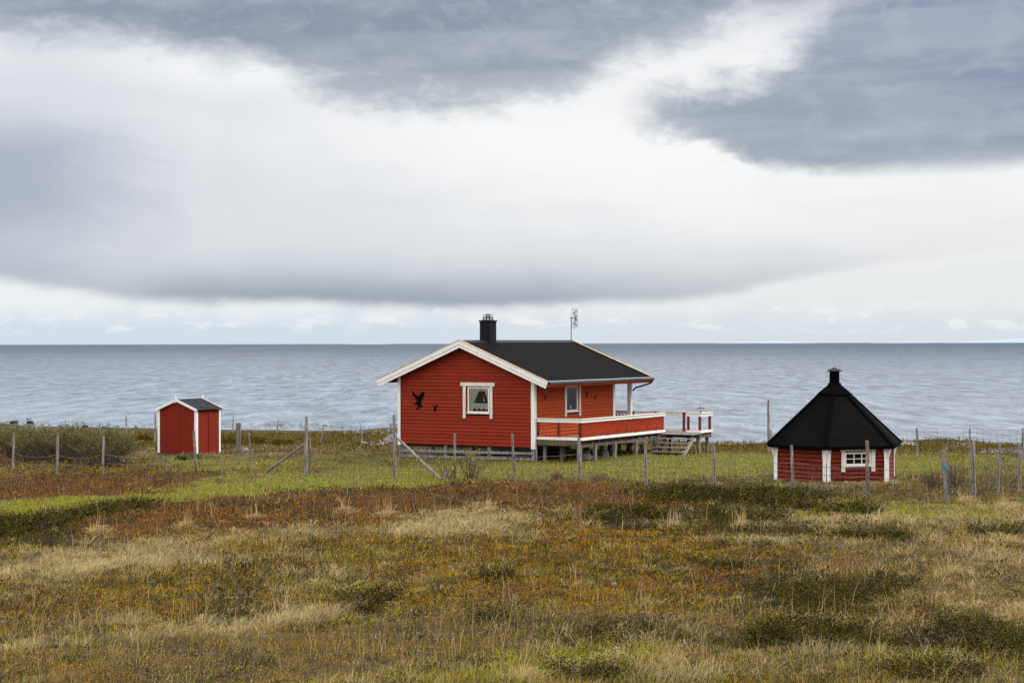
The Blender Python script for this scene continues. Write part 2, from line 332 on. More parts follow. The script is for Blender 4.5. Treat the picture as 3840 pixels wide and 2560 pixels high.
def veg(name, rough=0.75, transl=0.25):
    m = bpy.data.materials.new(name); m.use_nodes = True; t = NT(m.node_tree)
    b = [n for n in t.n if n.type == 'BSDF_PRINCIPLED'][0]; out = [n for n in t.n if n.type == 'OUTPUT_MATERIAL'][0]
    at_ = t.n.new('ShaderNodeAttribute'); at_.attribute_name = 'Col'
    n = t.noise(coords(t), 5.0, 3, 0.6)
    c = t.mix(t.m('MULTIPLY', t.ss(n, 0.35, 0.7), 0.3), at_.outputs[0], t.mix(0.5, at_.outputs[0], (0.02, 0.018, 0.01)))
    t.put(b.inputs['Base Color'], c); b.inputs['Roughness'].default_value = rough; b.inputs['Specular IOR Level'].default_value = 0.03
    tl = t.n.new('ShaderNodeBsdfTranslucent'); t.put(tl.inputs[0], c); mx = t.n.new('ShaderNodeMixShader'); mx.inputs[0].default_value = transl
    t.l.new(b.outputs[0], mx.inputs[1]); t.l.new(tl.outputs[0], mx.inputs[2]); t.l.new(mx.outputs[0], out.inputs[0]); return m
M['veg'] = veg('foliage'); M['twig'] = plain('brown_twigs', (0.075, 0.055, 0.045), 0.9, 0.35, 9, 0.002)
M['greytwig'] = plain('grey_twigs', (0.12, 0.10, 0.085), 0.9, 0.35, 9, 0.002)
M['redtwig'] = plain('red_brown_twigs', (0.16, 0.075, 0.05), 0.9, 0.3, 9, 0.002)

# ------------------------------------------------------------------ numpy noise
rng = np.random.default_rng(7)
def vnoise(x, y, seed=0.0):
    ix, iy = np.floor(x), np.floor(y); fx, fy = x-ix, y-iy
    h = lambda a, b: np.modf(np.abs(np.sin(a*127.1+b*311.7+seed*74.7)*43758.5453))[0]
    sx, sy = fx*fx*(3-2*fx), fy*fy*(3-2*fy)
    return (h(ix, iy)*(1-sx)+h(ix+1, iy)*sx)*(1-sy)+(h(ix, iy+1)*(1-sx)+h(ix+1, iy+1)*sx)*sy
def fbm(x, y, seed=0.0, o=4):
    r = 0; a = 0.5; tot = 0
    for k in range(o): r = r+a*vnoise(x*2**k+k*17.3, y*2**k-k*9.1, seed+k); tot += a; a *= 0.5
    return r/tot
sst = lambda x, a, b: (lambda t: t*t*(3-2*t))(np.clip((x-a)/(b-a), 0, 1))

# ------------------------------------------------------------------ terrain
hor = lambda u: 1291.5-8.5*u/3840
EDGE = [(-900, 1575), (0, 1583), (100, 1596), (300, 1602), (560, 1604), (820, 1609), (1100, 1613), (1340, 1613), (1420, 1604), (1490, 1601), (1900, 1620), (2430, 1645), (2650, 1657), (2820, 1659), (3360, 1653), (3400, 1651), (3530, 1643), (3620, 1650), (3710, 1664), (3840, 1668), (4700, 1650)]
eX, eY = [], []
for u, v in EDGE:
    Y = 5.2*F/(v-hor(u)); eX.append((u-1920)/F*Y); eY.append(Y)
eX = np.array([-900, -300]+eX+[300, 900]); eY = np.array([150, 125]+eY+[95, 130])
def edgeY(X): return np.interp(X, eX, eY)
PY = np.array([-300, -60, -6, 0, 6, 14, 25, 38, 46, 56, 68]); PZ = np.array([3.0, 3.3, 3.5, 3.4, 2.7, 1.98, 1.5, 1.0, 0.70, 0.52, 0.56])
def zs(X, Y):
    X = np.asarray(X, float); Y = np.asarray(Y, float); eY_ = edgeY(X)
    z = np.interp(Y, PY, PZ)+0.014*np.clip(X, -30, 0)*sst(Y, 35, 60)
    t = sst(Y, 68, eY_); z = z*(1-t)+(-0.2)*t
    rough = 0.0
    left = sst(-X, 0, 15)                              # gentle pebble beach on the left, low bank on the right
    drop = np.clip(Y-eY_, 0, None); z = z-np.minimum(drop*(0.16+0.14*(1-left)), 2.6)
    return z
def zg(X, Y):
    X = np.asarray(X, float); Y = np.asarray(Y, float)
    amp = 0.16*(1-sst(Y, 36, 58))+0.035
    z = zs(X, Y)+amp*(fbm(X/2.6, Y/2.6, 3)-0.5)+0.11*(fbm(X/0.7, Y/0.9, 5, 3)-0.5)*(1-sst(Y, 48, 60)*0.8)
    # low heathery hump on the shore at the right
    return z+0.0
def at(u, v):
    k = (u-1920)/F; s_ = -(v-hor(u))/F; Y = np.linspace(8, 170, 4000); d = CAMZ+s_*Y-zs(k*Y, Y); i = int(np.argmax(d < 0))
    if d[i] >= 0: i = len(Y)-1
    y = Y[i-1]+(Y[i]-Y[i-1])*d[i-1]/(d[i-1]-d[i]) if i > 0 else Y[0]
    return Vector((k*y, y, float(zg(k*y, y))))

# ------------------------------------------------------------------ ground cover zones (ellipses in metres, read off the place)
GREEN, RUST, OLIVE, DARK, STRAW, BROWN, MOSS = range(7)
Q = 1.6327
PATCH = [ (2130,1020,260,15,MOSS,3.2),(1720,1022,160,14,MOSS,2.8),(2160,1012,90,8,DARK,3.5),(700,1005,420,10,MOSS,2.5),  # x, y, half width, half height on the 2352 wide view; kind; weight
 (1500,1070,1100,32,GREEN,1.9),(300,1075,320,14,OLIVE,.9),(500,1065,160,14,GREEN,.8),(420,1042,180,9,STRAW,1.3),(700,1030,240,10,BROWN,1.2),(900,1015,500,14,MOSS,1.5),(2050,1025,400,16,MOSS,1.5),
 (250,1015,500,14,MOSS,1.3),(1750,1092,170,9,STRAW,1.3),(1950,1112,200,7,STRAW,1.4),(2130,1105,60,10,STRAW,1.0),(2200,1100,200,9,RUST,.9),(1980,1122,220,7,RUST,1.1),(1250,1062,300,5,STRAW,.9),
 (300,1110,350,24,RUST,1.8),(60,1135,230,22,RUST,1.8),(160,1095,500,10,RUST,1.2),(750,1075,200,8,OLIVE,.8),
 (60,1168,200,12,GREEN,3.4),(260,1145,150,12,GREEN,3.4),(430,1128,150,12,GREEN,3.4),(600,1112,150,12,GREEN,3.4),(780,1106,200,14,GREEN,3.4),(950,1098,150,9,GREEN,1.4),
 (80,1205,190,34,DARK,2.1),(300,1158,130,15,DARK,1.7),(520,1150,160,13,RUST,1.6),(450,1195,220,30,RUST,1.6),(750,1160,330,34,RUST,1.15),(750,1130,200,10,DARK,1.0),(1100,1128,300,22,RUST,1.15),(1350,1140,260,32,RUST,1.5),(980,1135,160,9,DARK,.8),(620,1175,120,9,OLIVE,1.0),(1150,1150,140,9,OLIVE,.9),(1180,1200,200,24,RUST,.8),(1000,1150,200,20,RUST,1.2),
 (1420,1182,120,20,DARK,1.9),(1690,1150,210,38,DARK,1.7),(1500,1200,140,10,DARK,1.1),(1650,1198,200,10,STRAW,.9),
 (2130,1185,300,42,STRAW,1.1),(2130,1180,320,40,GREEN,.9),(2000,1225,260,16,DARK,1.0),
 (560,1235,200,20,OLIVE,.7),(400,1255,250,30,STRAW,.6),(820,1215,320,26,STRAW,.85),(1050,1190,160,26,STRAW,1.1),(780,1270,260,34,GREEN,1.0),(100,1310,170,38,STRAW,1.9),(260,1300,150,30,STRAW,1.1),(60,1262,180,16,GREEN,.9),
 (1100,1270,330,48,OLIVE,1.6),(1500,1235,340,34,OLIVE,1.3),(1700,1220,250,18,DARK,.9),(1600,1275,330,28,OLIVE,1.2),(1280,1300,240,26,DARK,.6),(1690,1300,200,14,DARK,1.1),
 (1400,1360,330,42,OLIVE,1.3),(1300,1375,230,40,RUST,1.3),(1650,1340,220,22,RUST,.9),(900,1380,260,36,OLIVE,1.3),(1480,1390,160,24,OLIVE,1.2),
 (2050,1275,330,38,STRAW,1.0),(2050,1290,340,40,BROWN,1.3),(2250,1360,200,60,BROWN,1.4),(2250,1360,180,70,STRAW,.9),
 (1820,1385,260,44,DARK,1.5),(1900,1400,250,40,BROWN,.8),(1980,1350,160,16,DARK,1.1),(2150,1440,260,40,OLIVE,.9),
 (330,1375,330,40,OLIVE,1.1),(250,1390,330,30,BROWN,1.0),(560,1400,110,44,DARK,1.0),(800,1395,110,22,DARK,1.0),
 (300,1455,420,26,STRAW,.5),(620,1430,140,24,STRAW,.9),(150,1450,150,26,GREEN,.8),(400,1520,520,50,BROWN,1.6),(300,1530,520,40,OLIVE,.8),(900,1480,300,50,BROWN,1.2),(1050,1410,110,18,BROWN,1.6),
 (1200,1440,160,30,DARK,1.0),(1300,1420,160,20,BROWN,1.2),(1500,1430,300,24,BROWN,1.2),(1450,1480,230,34,DARK,1.1),(1350,1535,420,34,GREEN,1.1),(1700,1510,300,24,STRAW,1.0),
 (1850,1480,220,24,DARK,1.5),(2230,1490,200,70,DARK,1.5),(2050,1545,330,28,GREEN,1.0),(1850,1540,300,24,BROWN,1.2),(700,1560,300,20,GREEN,.8)]
ZC = []
for x, y, rx, ry, k, wt in PATCH:
    p = at(x*Q, y*Q); a_ = at(x*Q, (y-ry)*Q); b_ = at(x*Q, (y+ry)*Q)
    ZC.append((p.x, 0.5*(a_.y+b_.y), rx*Q/F*p.y, max(0.6, 0.5*(a_.y-b_.y)), k, wt))
BASEW = [0.16, 0.10, 0.42, 0.20, 0.20, 0.42, 0.05]
def zones(X, Y, jitter=0.25, rg=None):
    W = np.zeros((7, len(X))); wx = X+(5.0*(fbm(X/4.5, Y/5.5, 21)-0.5)+1.6*(fbm(X/1.2, Y/1.6, 22)-0.5))*np.clip(Y/30, .5, 1.3); wy = Y+(5.5*(fbm(X/3.0, Y/5.0, 33)-0.5)+2.0*(fbm(X/0.9, Y/1.4, 34)-0.5))*np.clip(Y/26, .5, 1.3)*(1-0.6*sst(Y, 44, 52))
    for k in range(7): W[k] = BASEW[k]+1.0*(fbm(X/1.5+k*31, Y/2.0-k*13, 50+k)-0.5)+0.95*(fbm(X/0.40+k*7, Y/0.6, 70+k, 2)-0.5)
    W[3] += 0.9*(fbm(X/0.9+5, Y/1.2, 61, 3)-0.5)*(Y < 62); W[0] -= 0.5*(Y < 40); W[4] += 0.6*(fbm(X/1.1, Y/1.3, 63, 3)-0.5)
    for cx_, cy_, rx, ry, k, wt in ZC:
        r2 = ((wx-cx_)/rx)**2+((wy-cy_)/ry)**2; W[k] += 0.80*wt*np.exp(-r2**1.3)
    if rg is not None: W += rg.normal(0, jitter, W.shape)
    return W
ZCOL = np.array([(0.36, 0.37, 0.075), (0.15, 0.075, 0.022), (0.135, 0.10, 0.024), (0.036, 0.040, 0.014), (0.40, 0.32, 0.175), (0.19, 0.145, 0.085), (0.105, 0.095, 0.024)])

# ------------------------------------------------------------------ ground sheet
def axis(parts):
    out = []
    for a, b, s_ in parts: out += list(np.arange(a, b, s_))
    return np.array(out+[parts[-1][1]])
gx = axis([(-2000, -200, 300), (-200, -60, 20), (-60, -30, 1.0), (-30, 30, 0.22), (30, 60, 1.0), (60, 200, 20), (200, 2000, 300)])
gy = axis([(-300, -20, 40), (-20, 8, 2), (8, 70, 0.22), (70, 140, 0.35), (140, 200, 10)])
GX, GY = np.meshgrid(gx, gy); GZ = zg(GX, GY)
X_, Y_ = GX.ravel(), GY.ravel()
Wz = zones(X_, Y_); Wz = np.exp(Wz*5); Wz /= Wz.sum(0); gc = (Wz.T @ ZCOL)
beach = sst(Y_-edgeY(X_), -1.0, 2.0)[:, None]; gc = gc*(1-beach)+np.array([0.13, 0.11, 0.085])*beach
gc *= (0.33+0.42*np.maximum(sst(np.abs(X_)-0.345*Y_, 2.0, 4.0), sst(-Y_, -13.5, -12)))[:, None]  # soil darkened under the plants to stand for shade in the gaps
V = np.stack([X_, Y_, GZ.ravel()], 1); ny, nx = GX.shape
idx = (np.arange(ny-1)[:, None]*nx+np.arange(nx-1)[None, :]).ravel()
fl = np.stack([idx, idx+1, idx+nx+1, idx+nx], 1).ravel()
m, t, b = new_mat('moor_ground'); a_ = t.n.new('ShaderNodeAttribute'); a_.attribute_name = 'Col'; co = coords(t)
n_a = t.noise(co, 3.0, 6, 0.7); n_b = t.noise(co, 18.0, 5, 0.7)
cg = t.mix(t.ss(n_b, 0.35, 0.65), t.mix(0.65, a_.outputs[0], (0.012, 0.009, 0.005)), a_.outputs[0]); cg = t.mix(t.m('MULTIPLY', t.ss(n_a, 0.45, 0.7), 0.4), cg, (0.20, 0.15, 0.085))
t.put(b.inputs['Base Color'], cg); b.inputs['Roughness'].default_value = 0.95; b.inputs['Specular IOR Level'].default_value = 0.05
t.l.new(t.bump(t.m('ADD', n_a, n_b), 1.0, 0.06), b.inputs['Normal'])
ground = npmesh('ground', V, fl, np.full(len(idx), 4), m, gc, smooth=True); tag(ground, kind='structure')

# ------------------------------------------------------------------ water
SEA = -1.2
m, t, b = new_mat('sea_water'); co = coords(t, 'Object')
big = t.noise(t.mapping(co, (0.13, 0.05, 1)), 1.0, 11, 0.68, 0.3)
chop = t.noise(t.mapping(co, (0.75, 0.33, 1), (3, 1, 0)), 1.0, 4, 0.7, 0.3)
gust = t.noise(t.mapping(co, (0.0016, 0.006, 1), (1, 5, 0)), 1.0, 5, 0.6)
glint = t.noise(t.mapping(co, (0.5, 0.10, 1), (5, 5, 0)), 1.0, 8, 0.85, 0.2)
hgt = t.m('ADD', t.m('MULTIPLY', big, 4.5), t.m('MULTIPLY', chop, 1.6))
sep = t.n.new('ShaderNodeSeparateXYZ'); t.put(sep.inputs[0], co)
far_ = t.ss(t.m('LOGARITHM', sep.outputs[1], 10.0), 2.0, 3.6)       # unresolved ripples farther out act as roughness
t.put(b.inputs['Roughness'], t.m('ADD', t.m('MULTIPLY_ADD', far_, 0.34, 0.10), t.m('MULTIPLY', t.m('SUBTRACT', gust, 0.5), 0.25)))
t.put(b.inputs['Base Color'], t.mix(t.ss(t.m('ADD', glint, t.m('MULTIPLY', far_, -0.13)), 0.36, 0.62), (0.003, 0.015, 0.032), (0.24, 0.32, 0.42))); t.put(b.inputs['IOR'], t.m('MULTIPLY_ADD', far_, -0.13, 1.36))  # wave-facet glints and their fading with distance painted into the base colour
t.l.new(t.bump(hgt, 1.0, 1.0), b.inputs['Normal'])
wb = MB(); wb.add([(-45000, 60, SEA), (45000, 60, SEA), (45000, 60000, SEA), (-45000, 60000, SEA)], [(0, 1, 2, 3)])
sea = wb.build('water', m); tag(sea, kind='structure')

# far coast
mh = plain('hazed_snowy_land', (0.24, 0.29, 0.35), 0.9, 0.06, 0.001, 0.0)  # pale blue distance haze put into the colour of the land
hb = MB()
def coast(u0, u1, hpx, dist, seed, tp=0.3):
    n = 40; top = []; 
    for i in range(n+1):
        u = u0+(u1-u0)*i/n; k = (u-1920)/F; e_ = min(1, i/n/tp, (1-i/n)/tp if u1 < 3800 else 1)
        h = hpx/F*dist*e_*(0.55+0.6*float(fbm(np.array([i*0.17]), np.array([seed*1.0]), seed)[0])); top.append((k*dist, h))
    b0 = len(hb.v)
    for x, h in top: hb.v += [(x, dist, SEA-2), (x, dist+400, SEA-2+h+4), (x, dist+2500, SEA-2)]
    for i in range(n): q = b0+3*i; hb.f += [(q, q+3, q+4, q+1), (q+1, q+4, q+5, q+2)]
coast(3560, 4700, 17, 26000, 3, 0.25); coast(2700, 3080, 9, 27000, 8, 0.4); coast(3280, 3700, 5, 27500, 5, 0.4); coast(1290, 1460, 5, 28000, 9, 0.45)
tag(hb.build('hills', mh, smooth=True), kind='structure')

# ================================================================== cabin
class LB(MB):
    """mesh builder whose z is world height; the owning thing's base height is taken off when built"""
    base = 0.0
    def build(s, *a, **k):
        s.v = [(x, y, z-LB.base) for x, y, z in s.v]; return MB.build(s, *a, **k)
def lap(mb, O, ax, an, x0, x1, z0, z1, pitch, topf=None, holes=(), out=0.024, back=-0.03, profile='lap', seed=0):
    """rows of cladding boards; topf(z) -> (xmin, xmax) at height z"""
    rr = random.Random(seed); z = z0; O = Vector(O); ax = Vector(ax); an = Vector(an)
    while z < z1-0.005:
        zt = min(z+pitch, z1); a0, a1 = x0, x1; b0, b1 = x0, x1
        if topf:
            q = topf(z); a0, a1 = max(x0, q[0]), min(x1, q[1]); q = topf(zt); b0, b1 = max(x0, q[0]), min(x1, q[1])
        if a1-a0 > 0.02:
            if b1 < b0: b0 = b1 = 0.5*(b0+b1)
            segs = [(a0, a1, b0, b1)]
            for hx0, hx1, hz0, hz1 in holes:
                if hz1 > z+0.02 and hz0 < zt-0.02:
                    ns = []
                    for s0, s1, t0, t1 in segs:
                        if hx0 > s0: ns.append((s0, min(s1, hx0), t0, min(t1, hx0)))
                        if hx1 < s1: ns.append((max(s0, hx1), s1, max(t0, hx1), t1))
                    segs = ns
            o = out+rr.uniform(-0.002, 0.003); dz_ = rr.uniform(-0.002, 0.002)
            for s0, s1, t0, t1 in segs:
                if profile == 'lap': prof = [(z, -0.018), (z+0.015, -0.018), (z+0.0155, o), (zt, 0.004)]
                else: prof = [(z+pitch*q_, out*(1-(2*q_-1)**2)**0.5) for q_ in (0.0, 0.06, 0.17, 0.33, 0.5, 0.67, 0.83, 0.94, 1.0) if z+pitch*q_ <= zt+1e-4]
                pts = []
                for i, (zz, d) in enumerate(prof):
                    f = (zz-z)/max(zt-z, 1e-6); f = min(max(f, 0), 1)
                    pts.append((O+ax*(s0+(t0-s0)*f)+an*d+Vector((0, 0, zz)), O+ax*(s1+(t1-s1)*f)+an*d+Vector((0, 0, zz))))
                lo = (O+ax*s0+an*back+Vector((0, 0, z)), O+ax*s1+an*back+Vector((0, 0, z))); hi = (O+ax*t0+an*back+Vector((0, 0, zt)), O+ax*t1+an*back+Vector((0, 0, zt)))
                L = [lo]+pts+[hi]; n = len(L); vs = [p for q in L for p in q]
                fs = [(2*i, 2*i+1, 2*((i+1) % n)+1, 2*((i+1) % n)) for i in range(n)]+[tuple(2*i for i in range(n))[::-1], tuple(2*i+1 for i in range(n))]
                mb.add(vs, fs)
        z = zt
def slab(name, p, th, mat, parent):
    """p = 4 world-height corners (eave left, eave right, ridge right, ridge left); UVs in metres"""
    p = [Vector(q)-Vector((0, 0, LB.base)) for q in p]; n = (p[1]-p[0]).cross(p[3]-p[0]).normalized()
    if n.z < 0: n = -n
    me = bpy.data.meshes.new(name); vs = p+[q-n*th for q in p]
    me.from_pydata([tuple(v) for v in vs], [], [(0, 1, 2, 3), (7, 6, 5, 4), (0, 4, 5, 1), (1, 5, 6, 2), (2, 6, 7, 3), (3, 7, 4, 0)])
    uvl = me.uv_layers.new(name='UVMap'); ux = (p[1]-p[0]).normalized(); vy = (n.cross(ux))
    if vy.z < 0: vy = -vy
    for l in me.loops: q = vs[l.vertex_index]-p[0]; uvl.data[l.index].uv = (q.dot(ux), q.dot(vy))
    bm = bmesh.new(); bm.from_mesh(me); bmesh.ops.recalc_face_normals(bm, faces=bm.faces); bm.to_mesh(me); bm.free()
    me.materials.append(mat); o = bpy.data.objects.new(name, me); col.objects.link(o); o.parent = parent; return o

TH = R_(30.97); CX, CY = 0.825, 65.0
LB.base = 0.56
cabin = thing('cabin', 'red timber cabin with black shingle roof, white trim and raised veranda, standing on short posts', 'cabin', (CX, CY, 0.56), -TH)
WD, LN, ZR, SL, OV, OF, OB = 6.2, 6.47, 5.148, 0.402, 0.827, 0.364, 8.536
XM = -WD/2; ZF = 1.06
def roof_z(x): return ZR-SL*abs(x-XM)
topg = lambda z: (XM-(ZR-0.16-z)/SL, XM+(ZR-0.16-z)/SL)
# window openings: gable (x) and side wall (y)
GW = (-3.10, -2.17, 2.385, 3.265)
GW = (-(0.825+65*(162/F))/(math.cos(TH)-math.sin(TH)*162/F), 0, 0, 0)
def gx_of(u): k = (u-1920)/F; return -(CX-65*k)/(math.cos(TH)+k*math.sin(TH))
def sy_of(u): k = (u-1920)/F; return (65*k-CX)/(math.sin(TH)-k*math.cos(TH))
def gz(u, v): x = gx_of(u); return CAMZ-(v-hor(u))/F*(65-x*math.sin(TH))
def sz(u, v): y = sy_of(u); return CAMZ-(v-hor(u))/F*(65+y*math.cos(TH))
GW = (gx_of(1754), gx_of(1834.5), gz(1794, 1547), gz(1794, 1451))      # opening
SWd = (sy_of(2118.5), sy_of(2165.5), sz(2142, 1541), sz(2142, 1446))
wall = LB()
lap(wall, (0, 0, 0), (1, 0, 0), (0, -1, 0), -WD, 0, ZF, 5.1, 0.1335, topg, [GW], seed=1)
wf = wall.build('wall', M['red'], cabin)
wall = LB(); lap(wall, (0, 0, 0), (0, 1, 0), (1, 0, 0), 0.0, LN, ZF, 3.56, 0.1335, None, [SWd], seed=2); wall.build('wall', M['redlit'], cabin)
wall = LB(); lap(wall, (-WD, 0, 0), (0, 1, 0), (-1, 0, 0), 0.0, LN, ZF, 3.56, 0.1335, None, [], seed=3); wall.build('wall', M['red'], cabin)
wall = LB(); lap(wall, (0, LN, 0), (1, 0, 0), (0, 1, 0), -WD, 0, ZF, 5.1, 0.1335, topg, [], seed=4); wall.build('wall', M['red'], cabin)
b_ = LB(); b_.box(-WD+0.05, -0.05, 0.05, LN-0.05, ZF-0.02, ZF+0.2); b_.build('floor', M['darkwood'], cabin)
for x0, x1, y0, y1 in ((-WD-0.028, -WD+0.10, -0.052, -0.024), (-0.105, 0.052, -0.052, -0.024)):
    b_ = LB(); top = roof_z(0)-0.12; b_.box(x0, x1, y0, y1, ZF-0.06, top)
    xs = x1 if x1 > 0 else x0
    if x1 > 0: b_.box(x1-0.028, x1, y1+0.001, y1+0.13, ZF-0.06, top)
    else: b_.box(x0, x0+0.028, y1+0.001, y1+0.13, ZF-0.06, top)
    b_.build('corner_board', M['brightwhite'], cabin, bevel=0.003)
b_ = LB(); b_.box(0.022, 0.05, LN-0.10, LN+0.05, ZF, 3.5); b_.box(-0.10, 0.05, LN+0.051, LN+0.075, ZF, 3.5); b_.build('corner_board', M['brightwhite'], cabin, bevel=0.003)
# windows
def window(parent, name, O, ax, an, op, casing, curt, header=True):
    """op = opening (x0,x1,z0,z1); casing = (x0,x1,zlegs,zheadbottom,zheadtop, headx0, headx1, legw)"""
    O, ax, an = Vector(O), Vector(ax), Vector(an); Z = Vector((0, 0, 1))
    def bx(mb, a, b, c, d, e, f):  # x0,x1,z0,z1, out0,out1
        mb.add([O+ax*x+an*o+Z*z for o in (e, f) for z in (c, d) for x in (a, b)], [(0, 2, 3, 1), (4, 5, 7, 6), (0, 1, 5, 4), (2, 6, 7, 3), (0, 4, 6, 2), (1, 3, 7, 5)])
    x0, x1, z0, z1 = op; cx0, cx1, zl, hb, ht, hx0, hx1, lw = casing
    w_ = LB(); fw = 0.052
    bx(w_, x0, x1, z1-fw, z1, -0.03, 0.018); bx(w_, x0, x1, z0, z0+fw, -0.03, 0.018); bx(w_, x0, x0+fw, z0+fw, z1-fw, -0.03, 0.018); bx(w_, x1-fw, x1, z0+fw, z1-fw, -0.03, 0.018)
    wi = w_.build('window', M['brightwhite'], parent, bevel=0.004)
    c_ = LB(); bx(c_, cx0, cx0+lw, zl, hb, 0.02, 0.05); bx(c_, cx1-lw, cx1, zl, hb, 0.02, 0.05)
    if header: bx(c_, hx0, hx1, hb+0.001, ht, 0.02, 0.062)
    bx(c_, x0-0.02, x1+0.02, z0-0.045, z0-0.001, 0.0, 0.055); c_.build('casing', M['white'], wi, bevel=0.003)
    d_ = LB(); bx(d_, cx0+lw+0.002, cx1-lw-0.002, z0-0.095, z0-0.047, 0.001, 0.035); d_.build('flashing', M['birdblack'], wi)
    g_ = LB(); bx(g_, x0+fw, x1-fw, z0+fw, z1-fw, -0.012, -0.006); g_.build('pane', M['glass'], wi)
    i_ = LB(); dd = 0.7; e = 0.25
    for q in ((x0-e, x1+e, z0-e, z1+e, -dd-0.02, -dd), (x0-e, x1+e, z1+e, z1+e+0.02, -dd, -0.031), (x0-e, x1+e, z0-e-0.02, z0-e, -dd, -0.031), (x0-e-0.02, x0-e, z0-e, z1+e, -dd, -0.031), (x1+e, x1+e+0.02, z0-e, z1+e, -dd, -0.031)): bx(i_, *q)
    i_.build('room_lining', M['inside'], wi)
    return wi, (x0+fw, x1-fw, z0+fw, z1-fw), lambda x, z, o: O+ax*x+an*o+Z*z
ga, gb = gx_of(1737.2), gx_of(1848)
wi, (a0, a1, z0, z1), P = window(cabin, 'window', (0, 0, 0), (1, 0, 0), (0, -1, 0), GW, (ga, gb, gz(1737, 1567), gz(1790, 1447.5), gz(1790, 1434), gx_of(1728.7), gx_of(1856.4), 0.125), None)
def pleat(parent, name, mat, polyrows, P, off):
    """cloth strip: rows of (z, xleft, xright), pleated"""
    mb = LB(); n = 36; vs = []
    for z, xl, xr in polyrows:
        for i in range(n+1):
            f = i/n; vs.append(P(xl+(xr-xl)*f, z(f) if callable(z) else z, off+0.006*math.sin(f*2*math.pi*9)))
    fs = [(r*(n+1)+i, r*(n+1)+i+1, (r+1)*(n+1)+i+1, (r+1)*(n+1)+i) for r in range(len(polyrows)-1) for i in range(n)]
    mb.add(vs, fs); return mb.build(name, mat, parent, smooth=True)
wdt = a1-a0; H = z1-z0
pleat(wi, 'curtain', M['curtain'], [(z1, a0, a0+wdt*0.52), (z1-H*0.12, a0, a0+wdt*0.50), (z1-H*0.62, a0, a0+wdt*0.24), (z0, a0, a0+wdt*0.17)], P, -0.035)
pleat(wi, 'curtain', M['curtain'], [(z1, a1-wdt*0.24, a1), (z1-H*0.12, a1-wdt*0.20, a1), (z1-H*0.40, a1-wdt*0.09, a1), (z1-H*0.62, a1-wdt*0.01, a1+0.01)], P, -0.035)
pleat(wi, 'curtain', M['curtain'], [(z1, a0+wdt*0.45, a0+wdt*0.82), (z1-H*0.11, a0+wdt*0.45, a0+wdt*0.82)], P, -0.034)
pleat(wi, 'lace_valance', M['lace'], [(z0+H*0.355, a0+0.03, a1), (z0+H*0.20, a0+0.03, a1), (lambda f: z0+H*0.045+0.085*abs(math.cos(f*math.pi*4)), a0+0.03, a1)], P, -0.022)
lm = LB(); lm.tube([P(a0+wdt*0.57, z1-H*0.1, -0.3), P(a0+wdt*0.57, z1-H*0.42, -0.3)], 0.006, 5); lm.tube([P(a0+wdt*0.57, z1-H*0.42, -0.3), P(a0+wdt*0.57, z1-H*0.5, -0.3), P(a0+wdt*0.57, z1-H*0.57, -0.3)], [0.015, 0.035, 0.02], 8)
lm.build('pendant_lamp', M['lace'], wi)
sa, sb = sy_of(2115.6), sy_of(2174.1)
wi, (a0, a1, z0, z1), P = window(cabin, 'window', (0, 0, 0), (0, 1, 0), (1, 0, 0), SWd, (sa, sb, sz(2118, 1562), 3.50, 3.5, sa, sb, 0.12), None, header=False)
wdt = a1-a0; H = z1-z0
pleat(wi, 'curtain', M['curtain'], [(z1, a0, a1), (z1-H*0.5, a0, a1), (z0, a0+0.1, a1)], P, -0.032)
jb = LB(); q = P(a0+wdt*0.45, z0+0.03, -0.04); jb.tube([q, q+Vector((0, 0, 0.12)), q+Vector((0, 0.02, 0.22)), q+Vector((0, -0.03, 0.26))], [0.05, 0.035, 0.02, 0.03], 8); jb.build('ornament', M['lace'], wi, smooth=True)

# roof
e1_, e2_ = XM-WD/2-OV, XM+WD/2+OV; ze = ZR-SL*(WD/2+OV)
rf = slab('roof', [(e2_, -OF, ze-0.045), (e2_, OB, ze-0.045), (XM, OB, ZR-0.045), (XM, -OF, ZR-0.045)], 0.06, M['shingle'], cabin)
slab('roof', [(e1_, OB, ze-0.045), (e1_, -OF, ze-0.045), (XM, -OF, ZR-0.045), (XM, OB, ZR-0.045)], 0.06, M['shingle'], cabin)
b_ = LB(); b_.prism([(XM-0.20, ZR-0.045-0.2*SL), (XM, ZR-0.030), (XM+0.20, ZR-0.045-0.2*SL), (XM+0.20, ZR-0.030-0.2*SL), (XM, ZR-0.012), (XM-0.20, ZR-0.030-0.2*SL)], Vector((0, -OF+0.02, 0)), Vector((1, 0, 0)), Vector((0, 0, 1)), Vector((0, 1, 0)), OB+OF-0.04)
b_.build('ridge_cap', M['black'], rf)
for e in (e1_, e2_):
    sg = 1 if e > XM else -1
    s_ = LB(); s_.prism([(XM+sg*0.01, ZR-0.115), (e-sg*0.05, roof_z(e-sg*0.05)-0.115), (e-sg*0.05, roof_z(e-sg*0.05)-0.15), (XM+sg*0.01, ZR-0.15)], Vector((0, -OF+0.02, 0)), Vector((1, 0, 0)), Vector((0, 0, 1)), Vector((0, 1, 0)), OB+OF-0.04)
    s_.build('soffit', M['soffit'], rf)
cs, sn = math.cos(math.atan(SL)), math.sin(math.atan(SL))
def barge(y, dy, mat, t0, t1, dt, name='bargeboard'):
    for sg in (-1, 1):
        b_ = LB(); e = XM+sg*(WD/2+OV)
        def line(t): # perpendicular depth t below the top line
            return [(XM, ZR-t/cs), (e-sg*t*sn, ze-t*cs)]
        a, c = line(t0), line(t1); b_.prism([a[0], a[1], c[1], c[0]], Vector((0, y, 0)), Vector((1, 0, 0)), Vector((0, 0, 1)), Vector((0, dy, 0)), 1.0)
        b_.build(name, mat, rf if name != 'bargeboard' else cabin, bevel=0.002)
